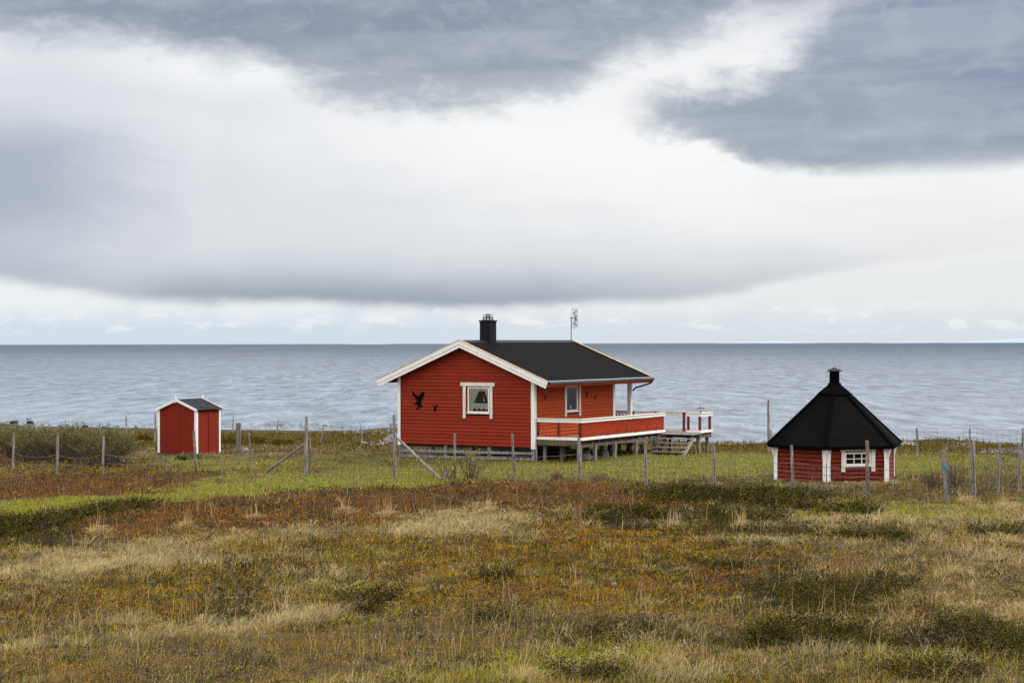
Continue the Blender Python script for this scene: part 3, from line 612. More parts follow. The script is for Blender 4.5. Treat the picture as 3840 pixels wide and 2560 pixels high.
barge(-OF-0.03, 0.028, M['brightwhite'], 0.012, 0.165, 0); barge(-OF-0.012, 0.022, M['brightwhite'], 0.167, 0.285, 0)
barge(-OF-0.045, 0.07, M['strip'], -0.012, 0.010, 0, 'edge_strip')
barge(OB+0.002, 0.028, M['soffit'], 0.012, 0.165, 0); barge(OB-0.024, 0.022, M['soffit'], 0.167, 0.27, 0); barge(OB-0.05, 0.09, M['strip'], -0.012, 0.010, 0, 'edge_strip')
# eave board, gutter, downpipe
b_ = LB(); b_.box(e2_-0.075, e2_-0.045, -OF+0.02, OB-0.04, ze-0.20, ze-0.07); b_.build('fascia', M['redlit'], cabin)
b_ = LB(); b_.box(e2_-0.40, e2_-0.078, -OF+0.02, OB-0.04, ze-0.215, ze-0.19); b_.build('eave_lining', M['redlit'], cabin)
g = LB(); y = -OF+0.03; rr = random.Random(4)
while y < OB-0.12:
    y2 = min(y+0.40, OB-0.08)
    prof = [(e2_-0.06, ze+0.025), (e2_+0.03, ze-0.012), (e2_+0.035, ze-0.030), (e2_-0.03, ze-0.03)]
    g.prism(prof, Vector((0, y+0.004, rr.uniform(-.004, .004))), Vector((1, 0, 0)), Vector((0, 0, 1)), Vector((0, 1, 0)), y2-y-0.008); y = y2
g.build('eave_flashing', M['zinc'], cabin)
g = LB(); pr = [(e2_-0.04+0.062+0.062*math.cos(a), ze-0.045+0.068*math.sin(a)) for a in [math.pi+i*math.pi/8 for i in range(9)]]
inn = [(x*0.9+(e2_+0.022)*0.1, z*0.9+(ze-0.045)*0.1) for x, z in pr][::-1]
y = -OF+0.03
while y < OB-0.12:
    y2 = min(y+0.62, OB-0.08); g.prism(pr+inn, Vector((0, y+0.003, 0)), Vector((1, 0, 0)), Vector((0, 0, 1)), Vector((0, 1, 0)), y2-y-0.014); y = y2
g.build('gutter', M['zinc'], cabin)
b_ = LB(); b_.tube([(e2_+0.02, OB-0.16, ze-0.09), (e2_+0.01, OB-0.16, ze-0.17), (e2_-0.12, OB-0.2, ze-0.26), (0.22, OB-0.45, ze-0.42), (0.12, OB-0.48, ze-0.50), (0.11, OB-0.48, 3.0)], 0.035, 8); b_.build('downpipe', M['black'], cabin, smooth=True)
# chimney
b_ = LB(); cy = 1.72; b_.box(XM-0.24, XM+0.24, cy-0.24, cy+0.24, 4.75, 5.85); ch = b_.build('chimney', M['black'], cabin, bevel=0.006)
b_ = LB(); b_.box(XM-0.27, XM+0.27, cy-0.27, cy+0.27, 5.852, 5.915); b_.box(XM-0.18, XM+0.18, cy-0.18, cy+0.18, 5.916, 5.94); b_.build('chimney_cap', M['black'], ch, bevel=0.004)
b_ = LB()
for k in range(8):
    a = k*math.pi/4+0.2; c_, s_ = math.cos(a), math.sin(a)
    b_.bar((XM+0.19*c_, cy+0.19*s_, 5.94), (XM+0.19*c_, cy+0.19*s_, 6.03), 0.035, 0.02)
    b_.bar((XM+0.09*c_, cy+0.09*s_, 5.97), (XM+0.07*c_, cy+0.07*s_, 6.13), 0.02, 0.02)
b_.tube([(XM, cy, 6.01), (XM, cy, 6.055)], [0.205, 0.20], 16); b_.tube([(XM, cy, 6.115), (XM, cy, 6.13), (XM, cy, 6.175)], [0.215, 0.215, 0.02], 16)
b_.build('cowl', M['cowl'], ch)
# foundation posts + skirting boards
gl = lambda x, y: float(zg(CX+x*math.cos(TH)+y*math.sin(TH), CY-x*math.sin(TH)+y*math.cos(TH)))
for x in (-6.08, -4.05, -2.04, -0.08):
    for y in (0.14, 2.2, 4.3, 6.3):
        b_ = LB(); b_.box(x-0.075, x+0.075, y-0.075, y+0.075, gl(x, y)-0.25, ZF-0.021); b_.build('foundation_post', M['pile'], cabin, bevel=0.004)
for y in (0.14, 2.2, 4.3, 6.3):
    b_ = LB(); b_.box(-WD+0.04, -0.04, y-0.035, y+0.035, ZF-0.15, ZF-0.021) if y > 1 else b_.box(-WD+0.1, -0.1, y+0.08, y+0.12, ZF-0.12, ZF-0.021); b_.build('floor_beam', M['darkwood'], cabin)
for zc, t in ((0.80, 0.105), (0.585, 0.10)):
    b_ = LB(); b_.bar((-WD-0.02, 0.035, zc-0.02), (0.02, 0.035, zc+0.04), 0.03, t); b_.build('skirting_board', M['grey'], cabin)
for x in (-6.15, -0.02, 0.10):
    b_ = LB(); b_.box(x-0.035, x+0.035, -0.02, 0.016, 0.42, ZF-0.07); b_.build('skirting_post', M['grey'], cabin)
# veranda
DK = 1.37
dk = LB(); y = 0.02
def planks(mb, x0, x1, y0, y1, along='y'):
    q = (y0 if along == 'x' else x0); e = (y1 if along == 'x' else x1)
    while q < e-0.02:
        q2 = min(q+0.118, e); z = DK+random.uniform(-.003, .003)
        if along == 'x': mb.box(x0, x1, q, q2-0.006, z-0.028, z)
        else: mb.box(q, q2-0.006, y0, y1, z-0.028, z)
        q = q2
random.seed(3)
planks(dk, 0.06, 1.96, 0.12, LN+0.05); planks(dk, -5.0, 1.96, LN+0.08, 8.28, 'x'); planks(dk, 1.965, 3.55, 7.22, 8.28, 'x')
deck = dk.build('deck', M['deckwood'], cabin)
b_ = LB(); b_.box(0.06, 1.98, 0.06, 0.10, DK-0.20, DK-0.032); b_.box(0.06, 1.90, 0.13, 0.17, DK-0.24, DK-0.10); b_.build('edge_beam', M['edgewood'], deck)
for i in range(13):
    y = 0.55+i*0.55
    b_ = LB(); b_.box(0.1, 1.93, y-0.022, y+0.022, DK-0.155, DK-0.032); b_.build('joist', M['edgewood'], deck)
b_ = LB(); b_.bar((1.80, 0.18, DK-0.215), (1.80, 4.1, DK-0.215), 0.045, 0.115); b_.bar((1.84, 4.0, DK-0.222), (1.84, 8.2, DK-0.222), 0.045, 0.115); b_.build('deck_beam', M['pile'], deck)
b_ = LB(); b_.box(1.97, 3.56, 7.12, 7.16, DK-0.2, DK-0.032); b_.box(3.5, 3.54, 7.17, 8.26, DK-0.2, DK-0.032); b_.box(-5.0, 3.56, 8.23, 8.27, DK-0.2, DK-0.032); b_.build('edge_beam', M['edgewood'], deck)
for x, y, r in ((1.83, 0.22, .07), (1.83, 1.45, .06), (1.83, 3.05, .065), (1.83, 4.85, .065), (1.85, 6.5, .06), (3.45, 7.25, .07), (3.0, 7.3, .065), (1.75, 8.2, .06), (3.4, 8.2, .06), (0.55, 1.3, .05), (0.9, 2.6, .06), (0.7, 4.2, .06), (-1.5, 8.2, .06), (0.3, 0.3, .05), (0.75, 0.8, .05)):
    b_ = LB(); b_.box(x-r, x+r, y-r, y+r, gl(x, y)-0.25, DK-0.16 if y > .3 else DK-0.21); b_.build('deck_post', M['pile'], cabin, bevel=0.004)
b_ = LB(); b_.tube([(0.0, 7.95, gl(0, 7.95)-0.2), (0.0, 7.95, DK-0.03)], [0.15, 0.13], 10); b_.build('log_pillar', M['bark'], cabin)
b_ = LB(); b_.box(-0.085, 0.075, 7.87, 8.03, DK, 3.72); b_.build('porch_post', M['white'], cabin, bevel=0.004)
b_ = LB(); b_.box(-0.07, 0.05, LN+0.09, 7.86, 3.50, 3.66); b_.build('porch_beam', M['soffit'], cabin)
RT = 2.155
def rail(parts, posts, picks=None, mat='brightwhite'):
    """one railing: (p0,p1) boards, square posts, optional pickets (p0,p1,n)"""
    t_ = LB(); 
    for p0, p1 in parts: t_.bar((p0[0], p0[1], RT-0.06), (p1[0], p1[1], RT-0.06), 0.028, 0.12); t_.bar((p0[0], p0[1], RT+0.012), (p1[0], p1[1], RT+0.012), 0.10, 0.02)
    r0 = t_.build('railing', M[mat], cabin, bevel=0.002)
    t_ = LB()
    for p0, p1 in parts: t_.bar((p0[0], p0[1], DK+0.055), (p1[0], p1[1], DK+0.055), 0.028, 0.10)
    t_.build('bottom_rail', M[mat], r0, bevel=0.002)
    for x, y in posts:
        q = LB(); q.box(x-0.045, x+0.045, y-0.045, y+0.045, DK+0.001, RT-0.005); q.build('railing_post', M['postred'], r0, bevel=0.004)
    for (p0, p1, n) in (picks or []):
        p0, p1 = Vector((*p0, 0)), Vector((*p1, 0)); d = (p1-p0)/n; dn = d.normalized(); nn = dn.cross(Vector((0, 0, 1)))
        for i in range(n):
            wv = d.length*0.385; hz = random.uniform(-0.006, 0.006); z0_, z1_ = DK+0.115+hz, RT-0.128+hz
            poly = [(-wv, z0_+wv*.8), (-wv*.7, z0_+wv*.25), (0, z0_), (wv*.7, z0_+wv*.25), (wv, z0_+wv*.8), (wv, z1_-wv*.8), (wv*.7, z1_-wv*.25), (0, z1_), (-wv*.7, z1_-wv*.25), (-wv, z1_-wv*.8)]
            q = LB(); q.prism(poly, p0+d*(i+0.5)-nn*0.01, dn, Vector((0, 0, 1)), nn, 0.018); q.build('picket', M['picket'], r0)
    return r0
rail([((0.07, 0.08), (1.985, 0.08))], [(0.10, 0.14), (1.0, 0.14), (1.90, 0.14)])
rail([((2.0, 0.066), (2.0, 7.17))], [(1.90, 2.4), (1.90, 4.75), (1.90, 7.10)], [((1.965, 0.12), (1.965, 7.14), 50)])
rail([((2.96, 7.20), (3.565, 7.20)), ((3.58, 7.186), (3.58, 8.33))], [(3.0, 7.27), (3.51, 7.27), (3.51, 8.22)])
rail([((3.55, 8.30), (-4.9, 8.30))], [(2.35, 8.23), (1.05, 8.23), (-0.0, 8.23), (-1.3, 8.23), (-3, 8.23)], [((-0.1, 8.27), (-4.8, 8.27), 30)], 'white')
# steps
st_ = LB(); tre = [(6.62-0.20*i, DK-0.015-0.168*i) for i in range(6)]
for sx in (2.22, 3.40):
    st_.prism([(tre[0][0]+0.18, tre[0][1]-0.03), (tre[0][0]+0.18, tre[0][1]-0.30), (tre[-1][0]+0.20, tre[-1][1]-0.18), (tre[-1][0]-0.05, tre[-1][1]-0.18), (tre[-1][0]-0.05, tre[-1][1]-0.03)], Vector((sx, 0, 0)), Vector((0, 1, 0)), Vector((0, 0, 1)), Vector((1, 0, 0)), 0.04)
stp = st_.build('steps', M['stepwood'], cabin)
for i, (y, z) in enumerate(tre):
    b_ = LB(); b_.box(2.06+0.01*i, 3.58-0.02*i, y-0.16, y+(0.12 if i else 0.58), z-0.035, z); b_.build('tread', M['grey'], stp, bevel=0.004)
b_ = LB(); b_.bar((3.3, 7.1, 1.2), (3.3, 6.3, 0.5), 0.05, 0.08); b_.build('step_brace', M['stepwood'], stp)

# things fixed to or standing on the cabin
def HW(x, y, z): return Vector((CX+x*math.cos(TH)+y*math.sin(TH), CY-x*math.sin(TH)+y*math.cos(TH), z))
HM = Matrix.Translation(Vector((CX, CY, 0))) @ Matrix.Rotation(-TH, 4, 'Z')
BIRD1 = [(393,378),(440,440),(500,490),(590,560),(600,610),(612,560),(660,500),(728,432),(735,445),(778,405),(775,430),(815,435),(797,470),(790,530),(750,620),(718,680),(700,740),(680,820),(730,850),(740,880),(720,912),(660,912),(615,905),(610,925),(650,960),(650,975),(610,960),(565,975),(548,1008),(533,995),(550,955),(580,915),(600,860),(560,820),(530,825),(512,845),(500,815),(505,780),(550,745),(560,710),(530,650),(480,590),(440,530),(415,460)]
BIRD2 = [(1055,822),(1080,850),(1120,875),(1145,915),(1170,880),(1215,825),(1235,835),(1225,870),(1205,920),(1185,985),(1215,1028),(1190,1038),(1160,1030),(1145,1045),(1165,1055),(1120,1078),(1140,1040),(1145,1010),(1125,995),(1108,1005),(1100,985),(1130,960),(1120,920),(1085,880)]
BIRD3 = [(260,595),(285,612),(308,640),(318,625),(335,592),(372,570),(355,610),(335,645),(326,690),(328,738),(315,725),(300,735),(303,690),(290,650),(272,620)]
def bird(poly, O, fn, label, mat='birdblack'):
    pts = [fn(x, y) for x, y in poly]; cx_ = sum(p[0] for p in pts)/len(pts); cz_ = sum(p[1] for p in pts)/len(pts)
    mb = MB(); mb.prism([(p[0]-cx_, p[1]-cz_) for p in pts], Vector((0, 0, 0)), Vector((1, 0, 0)), Vector((0, 0, 1)), Vector((0, -1, 0)), 0.012)
    ob = mb.build('bird_silhouette', M[mat]); tag(ob, label, 'wall ornament', 'bird silhouettes on the cabin walls'); return ob, cx_, cz_
f8 = lambda x, y: (gx_of(1500+x*.11482), gz(1500+x*.11482, 1420+y*.11482))
o, bx_, bz_ = bird(BIRD1, None, f8, 'large black eagle cutout on the gable wall near the left corner'); o.location = HW(bx_, -0.028, bz_); o.rotation_euler = (0, 0, -TH)
o, bx_, bz_ = bird(BIRD2, None, f8, 'small black eagle cutout on the gable wall between the large eagle and the window'); o.location = HW(bx_, -0.028, bz_); o.rotation_euler = (0, 0, -TH)
f5 = lambda x, y: (sy_of(2000+x*.13605), sz(2000+x*.13605, 1400+y*.13605))
for ox, oy, s_, lb in ((0, 0, 1, 'thin dark bird on the side wall between the gable corner and the window'), (1148, -80, 0.98, 'upper and larger of the two dark birds right of the side window'), (1385, 20, 0.72, 'lower and smaller of the two dark birds right of the side window')):
    fn = lambda x, y: f5(260+(x-260)*s_+ox, 570+(y-570)*s_+oy)
    o, by_, bz_ = bird(BIRD3, None, fn, lb, 'black'); o.location = HW(0.026, by_, bz_); o.rotation_euler = (0, 0, R_(90)-TH)
# aerial
an_b = HW(XM+0.03, 8.45, 5.14)
ant = thing('antenna', 'thin black television aerial with mesh reflector on the cabin roof ridge', 'antenna', an_b, -TH+R_(25))
b_ = MB(); b_.tube([(0, 0, -0.3), (0, 0, 0.98)], 0.016, 6); b_.build('mast', M['black'], ant)
b_ = MB(); x0, x1, za, zb_ = 0.02, 0.27, 0.50, 1.37
for i in range(23): z = za+(zb_-za)*i/22; b_.bar((x0, 0.02, z), (x1, 0.02, z), 0.005, 0.006)
for i in range(5): x = x0+(x1-x0)*i/4; b_.bar((x, 0.02, za), (x, 0.02, zb_), 0.006, 0.006)
b_.build('reflector', M['black'], ant)
b_ = MB(); b_.bar((-0.08, 0, 0.94), (0.24, -0.05, 0.94), 0.025, 0.03); b_.bar((0.17, -0.05, 0.62), (0.17, -0.05, 1.25), 0.022, 0.022); b_.box(0.19, 0.24, -0.08, -0.02, 0.86, 0.94)
for z in (0.63, 0.83, 1.03, 1.24):
    b_.bar((0.17, -0.05, z), (0.24, -0.05, z), 0.03, 0.025)
    for q in (-1, 1): b_.tube([(0.22, -0.05, z), (0.30, -0.05+0.03*q, z+0.05*q)], 0.006, 4)
for z in (0.71, 1.16): b_.bar((0.08, 0, z), (0.17, -0.05, z), 0.03, 0.03)
b_.build('dipole_array', M['black'], ant)
# weather vane
wv_ = thing('weather_vane', 'small black weather vane on the corner of the outer veranda rail', 'weather vane', HW(3.57, 7.22, RT+0.02), -TH)
b_ = MB(); b_.tube([(0, 0, 0), (0, 0, 0.33)], 0.010, 6); b_.tube([(0, 0, 0), (0, 0, 0.05)], 0.028, 8); b_.build('spindle', M['black'], wv_)
b_ = MB(); b_.tube([(-0.15, 0, 0.19), (0.15, 0, 0.21)], 0.010, 5); b_.tube([(-0.17, 0, 0.185), (-0.10, 0, 0.195)], [0.004, 0.03], 6); b_.tube([(0.1, 0, 0.205), (0.15, 0, 0.25)], 0.009, 5); b_.tube([(0.1, 0, 0.205), (0.15, 0, 0.165)], 0.009, 5); b_.tube([(-.1, 0, .19), (-.07, 0, .26)], 0.008, 5)
b_.build('arrow', M['black'], wv_)

# ================================================================== storage shed
p = at(736, 1704); SH = 0.985; TS = R_(26); LB.base = p.z
shed = thing('storage_shed', 'small dark red garden shed with white corner boards and grey felt roof', 'shed', p, -TS)
W2, D2, B0 = 2.0*SH, 1.67*SH, p.z; ZT, ZA = B0+1.80, B0+2.33; S2 = 0.40; X2 = -W2/2
tg2 = lambda z: (X2-(ZA-0.08-z)/S2, X2+(ZA-0.08-z)/S2)
def panel(O, ax, an, x0, x1, topf, seed):
    mb = LB(); lap(mb, O, ax, an, x0, x1, B0+0.06, ZA if topf else ZT+0.02, 0.0885, topf, [], out=0.014, seed=seed); return mb
panel((0, 0, 0), (1, 0, 0), (0, -1, 0), -W2, 0, tg2, 11).build('wall', M['shedred'], shed)
panel((0, 0, 0), (0, 1, 0), (1, 0, 0), 0, D2, None, 12).build('wall', M['shedred'], shed)
panel((-W2, 0, 0), (0, 1, 0), (-1, 0, 0), 0, D2, None, 13).build('wall', M['shedred'], shed)
panel((0, D2, 0), (1, 0, 0), (0, 1, 0), -W2, 0, tg2, 14).build('wall', M['shedred'], shed)
b_ = LB(); b_.box(X2-0.02, X2+0.10, -0.034, -0.016, B0+0.06, ZA-0.30); b_.build('batten', M['shedred'], shed)
b_ = LB(); b_.box(0.016, 0.034, D2*0.50, D2*0.50+0.12, B0+0.06, ZT-0.02); b_.build('batten', M['shedred'], shed)
b_ = LB(); b_.box(-W2-0.03, 0.02, -0.035, D2+0.03, B0-0.1, B0+0.055); b_.build('plinth', M['darkwood'], shed)
for x in (-W2, 0):
    for y in (0, D2):
        sx = 1 if x == 0 else -1; sy = 1 if y > 0 else -1; zb_ = ZT+0.03
        b_ = LB(); xa, xb = sorted((x+sx*0.032, x-sx*0.085)); ya, yb = sorted((y+sy*0.018, y+sy*0.038)); b_.box(xa, xb, ya, yb, B0+0.04, zb_)
        xa, xb = sorted((x+sx*0.016, x+sx*0.0325)); ya, yb = sorted((y+sy*0.0175, y-sy*0.075)); b_.box(xa, xb, ya, yb, B0+0.04, zb_); b_.build('corner_board', M['brightwhite'], shed, bevel=0.002)
ev = W2/2+0.11; zev = ZA-S2*ev
rs = slab('roof', [(X2+ev, -0.08, zev), (X2+ev, D2+0.10, zev), (X2, D2+0.10, ZA), (X2, -0.08, ZA)], 0.03, M['felt'], shed)
slab('roof', [(X2-ev, D2+0.10, zev), (X2-ev, -0.08, zev), (X2, -0.08, ZA), (X2, D2+0.10, ZA)], 0.03, M['felt'], shed)
c2, s2 = math.cos(math.atan(S2)), math.sin(math.atan(S2))
for y, dy in ((-0.105, 0.022), (D2+0.103, 0.022)):
    for sg in (-1, 1):
        e = X2+sg*ev; b_ = LB(); t0, t1 = -0.015, 0.085
        b_.prism([(X2, ZA-t0/c2), (e-sg*t0*s2, zev-t0*c2), (e-sg*t1*s2, zev-t1*c2), (X2, ZA-t1/c2)], Vector((0, y, 0)), Vector((1, 0, 0)), Vector((0, 0, 1)), Vector((0, dy, 0)), 1.0); b_.build('bargeboard', M['brightwhite'], shed, bevel=0.002)
    b_ = LB(); yy = y-0.022 if y < 0 else y+0.024; b_.prism([(X2, ZA+0.17), (X2+0.055, ZA+0.02), (X2+0.03, ZA-0.10), (X2, ZA-0.17), (X2-0.03, ZA-0.10), (X2-0.055, ZA+0.02)], Vector((0, yy, 0)), Vector((1, 0, 0)), Vector((0, 0, 1)), Vector((0, 1, 0)), 0.02); b_.build('finial', M['brightwhite'], shed)

# ================================================================== hexagonal grill hut
HC = Vector((10.659, 56.869, 0)); HR = 2.04; PS = R_(192.3); HB0 = float(zg(HC.x, HC.y))-0.02; LB.base = HB0
hut = thing('grill_hut', 'hexagonal red log hut with steep black roof, stub chimney and white corner posts', 'hut', (HC.x, HC.y, HB0))
cor = [Vector((HR*math.cos(PS+R_(60)*k), HR*math.sin(PS+R_(60)*k), 0)) for k in range(6)]
WT = HB0+1.30
for k in range(6):
    a, c_ = cor[k], cor[(k+1) % 6]; ax = (c_-a).normalized(); an = Vector((ax.y, -ax.x, 0))
    if an.dot(a+c_) < 0: an = -an
    mb = LB(); hole = [(0.60, 1.50, 1.075, 1.49)] if k == 1 else []
    lap(mb, a, ax, an, 0.02, HR-0.02, HB0-0.05, WT, 0.136, None, hole, out=0.055, back=-0.04, profile='log', seed=20+k); mb.build('wall', M['logred'], hut)
    if k == 1:
        wi, (a0, a1, z0, z1), P = window(hut, 'window', a+an*0.038, ax, an, (0.60, 1.50, 1.075, 1.49), (0.47, 1.63, 0.87, 1.53, 1.635, 0.44, 1.655, 0.13), None)
        for ch_ in list(wi.children):
            if ch_.name.startswith('flashing'): bpy.data.objects.remove(ch_)
        mm = LB()
        for f in (1/3, 2/3): q = a+ax*(a0+(a1-a0)*f)+an*0.037; mm.bar((q.x, q.y, z0), (q.x, q.y, z1), 0.028, 0.02, up=Vector((0.3, 1, 0)))
        q0 = a+ax*a0+an*0.035; q1 = a+ax*a1+an*0.035; mm.bar((q0.x, q0.y, (z0+z1)/2), (q1.x, q1.y, (z0+z1)/2), 0.02, 0.022); mm.build('glazing_bar', M['brightwhite'], wi)
        cb_ = LB(); q0 = a+ax*(a0+.05)-an*0.035; q1 = a+ax*(a0+.55)-an*0.035
        q2 = a+ax*(a0-.06)-an*0.045; cb_.box(-0.012, 0.012, -0.01, 0.01, 0, 0) if False else None
        bd = LB(); bx0 = a+ax*0.36+an*0.038
for k in range(6):
    a = cor[k]; b_ = LB()
    for nb, sg in ((cor[(k+1) % 6], 1), (cor[(k-1) % 6], -1)):
        ax = (nb-a).normalized(); an = Vector((ax.y, -ax.x, 0))
        if an.dot(a+nb) < 0: an = -an
        w0, w1 = 0.095, 0.15
        b_.prism([(-0.022, HB0-0.05), (w0, HB0-0.05), (w0, HB0+0.72), (w1, WT+0.02), (-0.022, WT+0.02)], a+an*0.058, ax, Vector((0, 0, 1)), an, 0.024)
        # flared bracket that carries the eave
        out = a.normalized(); 
    b_.prism([(0.03, HB0+0.62), (0.20, WT-0.20), (0.20, WT-0.14), (0.03, WT-0.14)], a-Vector((-a.y, a.x, 0)).normalized()*0.05+Vector((0, 0, 0)), a.normalized(), Vector((0, 0, 1)), Vector((-a.y, a.x, 0)).normalized(), 0.10)
    b_.build('corner_board', M['brightwhite'], hut, bevel=0.002)
RE, ZE, RC, ZC_ = 2.36, 1.70, 0.52, 3.33
def hexroof(r0, z0, r1, z1, th, name, mat):
    me_v, me_f, uvs = [], [], []
    for k in range(6):
        A0, A1 = PS+R_(60)*k, PS+R_(60)*(k+1); P0 = Vector((r0*math.cos(A0), r0*math.sin(A0), z0-LB.base)); P1 = Vector((r0*math.cos(A1), r0*math.sin(A1), z0-LB.base)); Q0 = Vector((r1*math.cos(A0), r1*math.sin(A0), z1-LB.base)); Q1 = Vector((r1*math.cos(A1), r1*math.sin(A1), z1-LB.base))
        b0 = len(me_v); dn = Vector((0, 0, -th)); me_v += [P0, P1, Q1, Q0, P0+dn, P1+dn, Q1*0.98+dn, Q0*0.98+dn]
        me_f += [(b0, b0+1, b0+2, b0+3), (b0, b0+4, b0+5, b0+1), (b0+7, b0+6, b0+5, b0+4)]
        ux = (P1-P0).normalized(); vv = ((Q0+Q1)/2-(P0+P1)/2).normalized()
        uvs.append((P0, ux, vv, k))
    me = bpy.data.meshes.new(name); me.from_pydata([tuple(v) for v in me_v], [], me_f); l = me.uv_layers.new(name='UVMap')
    for lo in me.loops: k = lo.vertex_index//8; P0, ux, vv, kk = uvs[k]; q = me_v[lo.vertex_index]-P0; l.data[lo.index].uv = (q.dot(ux)+kk*0.17, q.dot(vv))
    me.materials.append(mat); o = bpy.data.objects.new(name, me); col.objects.link(o); o.parent = hut; return o
hr = hexroof(RE, ZE, RC-0.03, ZC_+0.02, 0.05, 'roof', M['hutshingle'])
for k in range(6):
    A0 = PS+R_(60)*k; b_ = LB(); d0 = Vector((math.cos(A0), math.sin(A0), 0)); b_.bar(d0*(RE+0.005)+Vector((0, 0, ZE+0.004)), d0*RC+Vector((0, 0, ZC_+0.005)), 0.17, 0.02); b_.build('hip_cap', M['hutmetal'], hr)
b_ = LB()
for k in range(6):
    P0 = Vector((math.cos(PS+R_(60)*k), math.sin(PS+R_(60)*k), 0)); P1 = Vector((math.cos(PS+R_(60)*(k+1)), math.sin(PS+R_(60)*(k+1)), 0)); b_.bar(P0*(RE-0.03)+Vector((0, 0, ZE-0.055)), P1*(RE-0.03)+Vector((0, 0, ZE-0.055)), 0.022, 0.10)
b_.build('eave_board', M['hutmetal'], hr)
hexroof(0.62, 3.315, 0.24, 3.605, 0.02, 'roof_collar', M['hutmetal'])
b_ = LB(); n6 = [(math.cos(PS+R_(60)*k), math.sin(PS+R_(60)*k)) for k in range(6)]
def hexprism(mb, r0, z0, r1, z1): mb.add([(r0*x, r0*y, z0) for x, y in n6]+[(r1*x, r1*y, z1) for x, y in n6], [tuple(range(6))[::-1], tuple(range(6, 12))]+[(i, (i+1) % 6, 6+(i+1) % 6, 6+i) for i in range(6)])
hexprism(b_, 0.25, 3.60, 0.205, 3.68); hexprism(b_, 0.175, 3.681, 0.175, 4.08); hc = b_.build('chimney', M['hutmetal'], hut)
b_ = LB(); hexprism(b_, 0.285, 4.055, 0.28, 4.075); hexprism(b_, 0.28, 4.0755, 0.01, 4.19); b_.build('chimney_cap', M['black'], hc)

# ================================================================== fence posts
def post(base, top, dia, label, mat='grey', seed=0, group='weathered fence posts', name='fence_post', sq=False, plus=None):
    """base/top = (u, v) of foot and top on the photograph"""
    p = at(*base); sc_ = p.y/F; H = (base[1]-top[1])*sc_; lx = (top[0]-base[0])*sc_; rr = random.Random(seed*7+3); r = dia/2
    o = thing(name, label, 'fence post', p, rr.uniform(0, 6) if not sq else 0.2, group) if False else None
    mb = MB(); n = 6; pts = []; rad = []
    for i in range(n+1):
        f = i/n; z = -0.2+(H+0.2)*f; pts.append((lx*z/H+rr.uniform(-1, 1)*0.008, rr.uniform(-1, 1)*0.008, z)); rad.append(r*(1.05-0.15*f)*rr.uniform(0.93, 1.07))
    pts[-1] = (pts[-1][0], pts[-1][1], H)
    if sq: mb.bar(pts[0], pts[-1], dia, dia*0.7, up=Vector((0, 1, 0)))
    else:
        mb.tube(pts, rad, 8)
        for _ in range(2):
            zz = rr.uniform(0.3, 0.85)*H; xx = lx*zz/H; mb.tube([(xx, 0, zz), (xx+rr.choice((-1, 1))*r*1.25, -r*0.3, zz+0.02)], [r*0.3, r*0.12], 5)
    if plus: mb.tube([(lx*0.96+p_[0], p_[1], H*p_[2]) for p_ in plus[0]], plus[1], 5)
    o = mb.build(name, M[mat], None, smooth=False); o.location = p; tag(o, label, 'fence post', group); return o, p, H
FRONT = [  # foot, top, diameter, label, material
 ((47,1767),(51,1624),.085,'front fence post farthest left, standing before the grey willow thicket','grey'),
 ((213,1777),(216,1619),.095,'front fence post with a pointed top, second from the left edge, before the willows','grey'),
 ((385,1778),(387,1635),.085,'front fence post before the right end of the willow thicket','grey'),
 ((735,1767),(726,1614),.105,'crooked barky fence post just in front of the red shed corner','bark'),
 ((940,1767),(932,1623),.095,'short barky fence post standing between the shed and the tall gate post','bark'),
 ((1146,1783),(1149,1560),.125,'tall thick gate post with a pole leaning on it from the left','grey'),
 ((1160,1781),(1163,1642),.060,'thin dark post tied close to the tall left gate post','bark'),
 ((1479,1792),(1478,1555),.115,'tall grey gate post at the left corner of the cabin','grey'),
 ((1704,1795),(1704,1627),.085,'fence post before the cabin gable between the two leafless bushes','grey'),
 ((1928,1805),(1920,1624),.085,'fence post before the right part of the cabin gable wall','grey'),
 ((2171,1801),(2170,1643),.095,'fence post before the near corner of the veranda','grey'),
 ((2420,1818),(2420,1656),.095,'fence post just left of the veranda steps','grey'),
 ((2678,1826),(2674,1656),.095,'fence post right of the veranda, alone between cabin and hut','grey'),
 ((2972,1840),(2967,1666),.095,'fence post before the left wall of the hut','grey'),
 ((3252,1869),(3251,1652),.100,'fence post before the window of the hut','bark'),
 ((3551,1888),(3534,1691),.120,'leaning fence post right of the hut with blue rope tied round it','grey'),
 ((3650,1866),(3648,1661),.105,'upright fence post just right of the post with the blue rope','grey'),
 ((3739,1847),(3748,1655),.085,'slanting fence post, second from the right edge in the near row','grey'),
 ((3822,1840),(3822,1660),.085,'fence post at the right edge in the near row','grey')]
fp = []
for i, (b0, t0, d_, lb, mt) in enumerate(FRONT): o, p, H = post(b0, t0, d_, lb, mt, i, 'near row of fence posts'); fp.append((p, H, o))
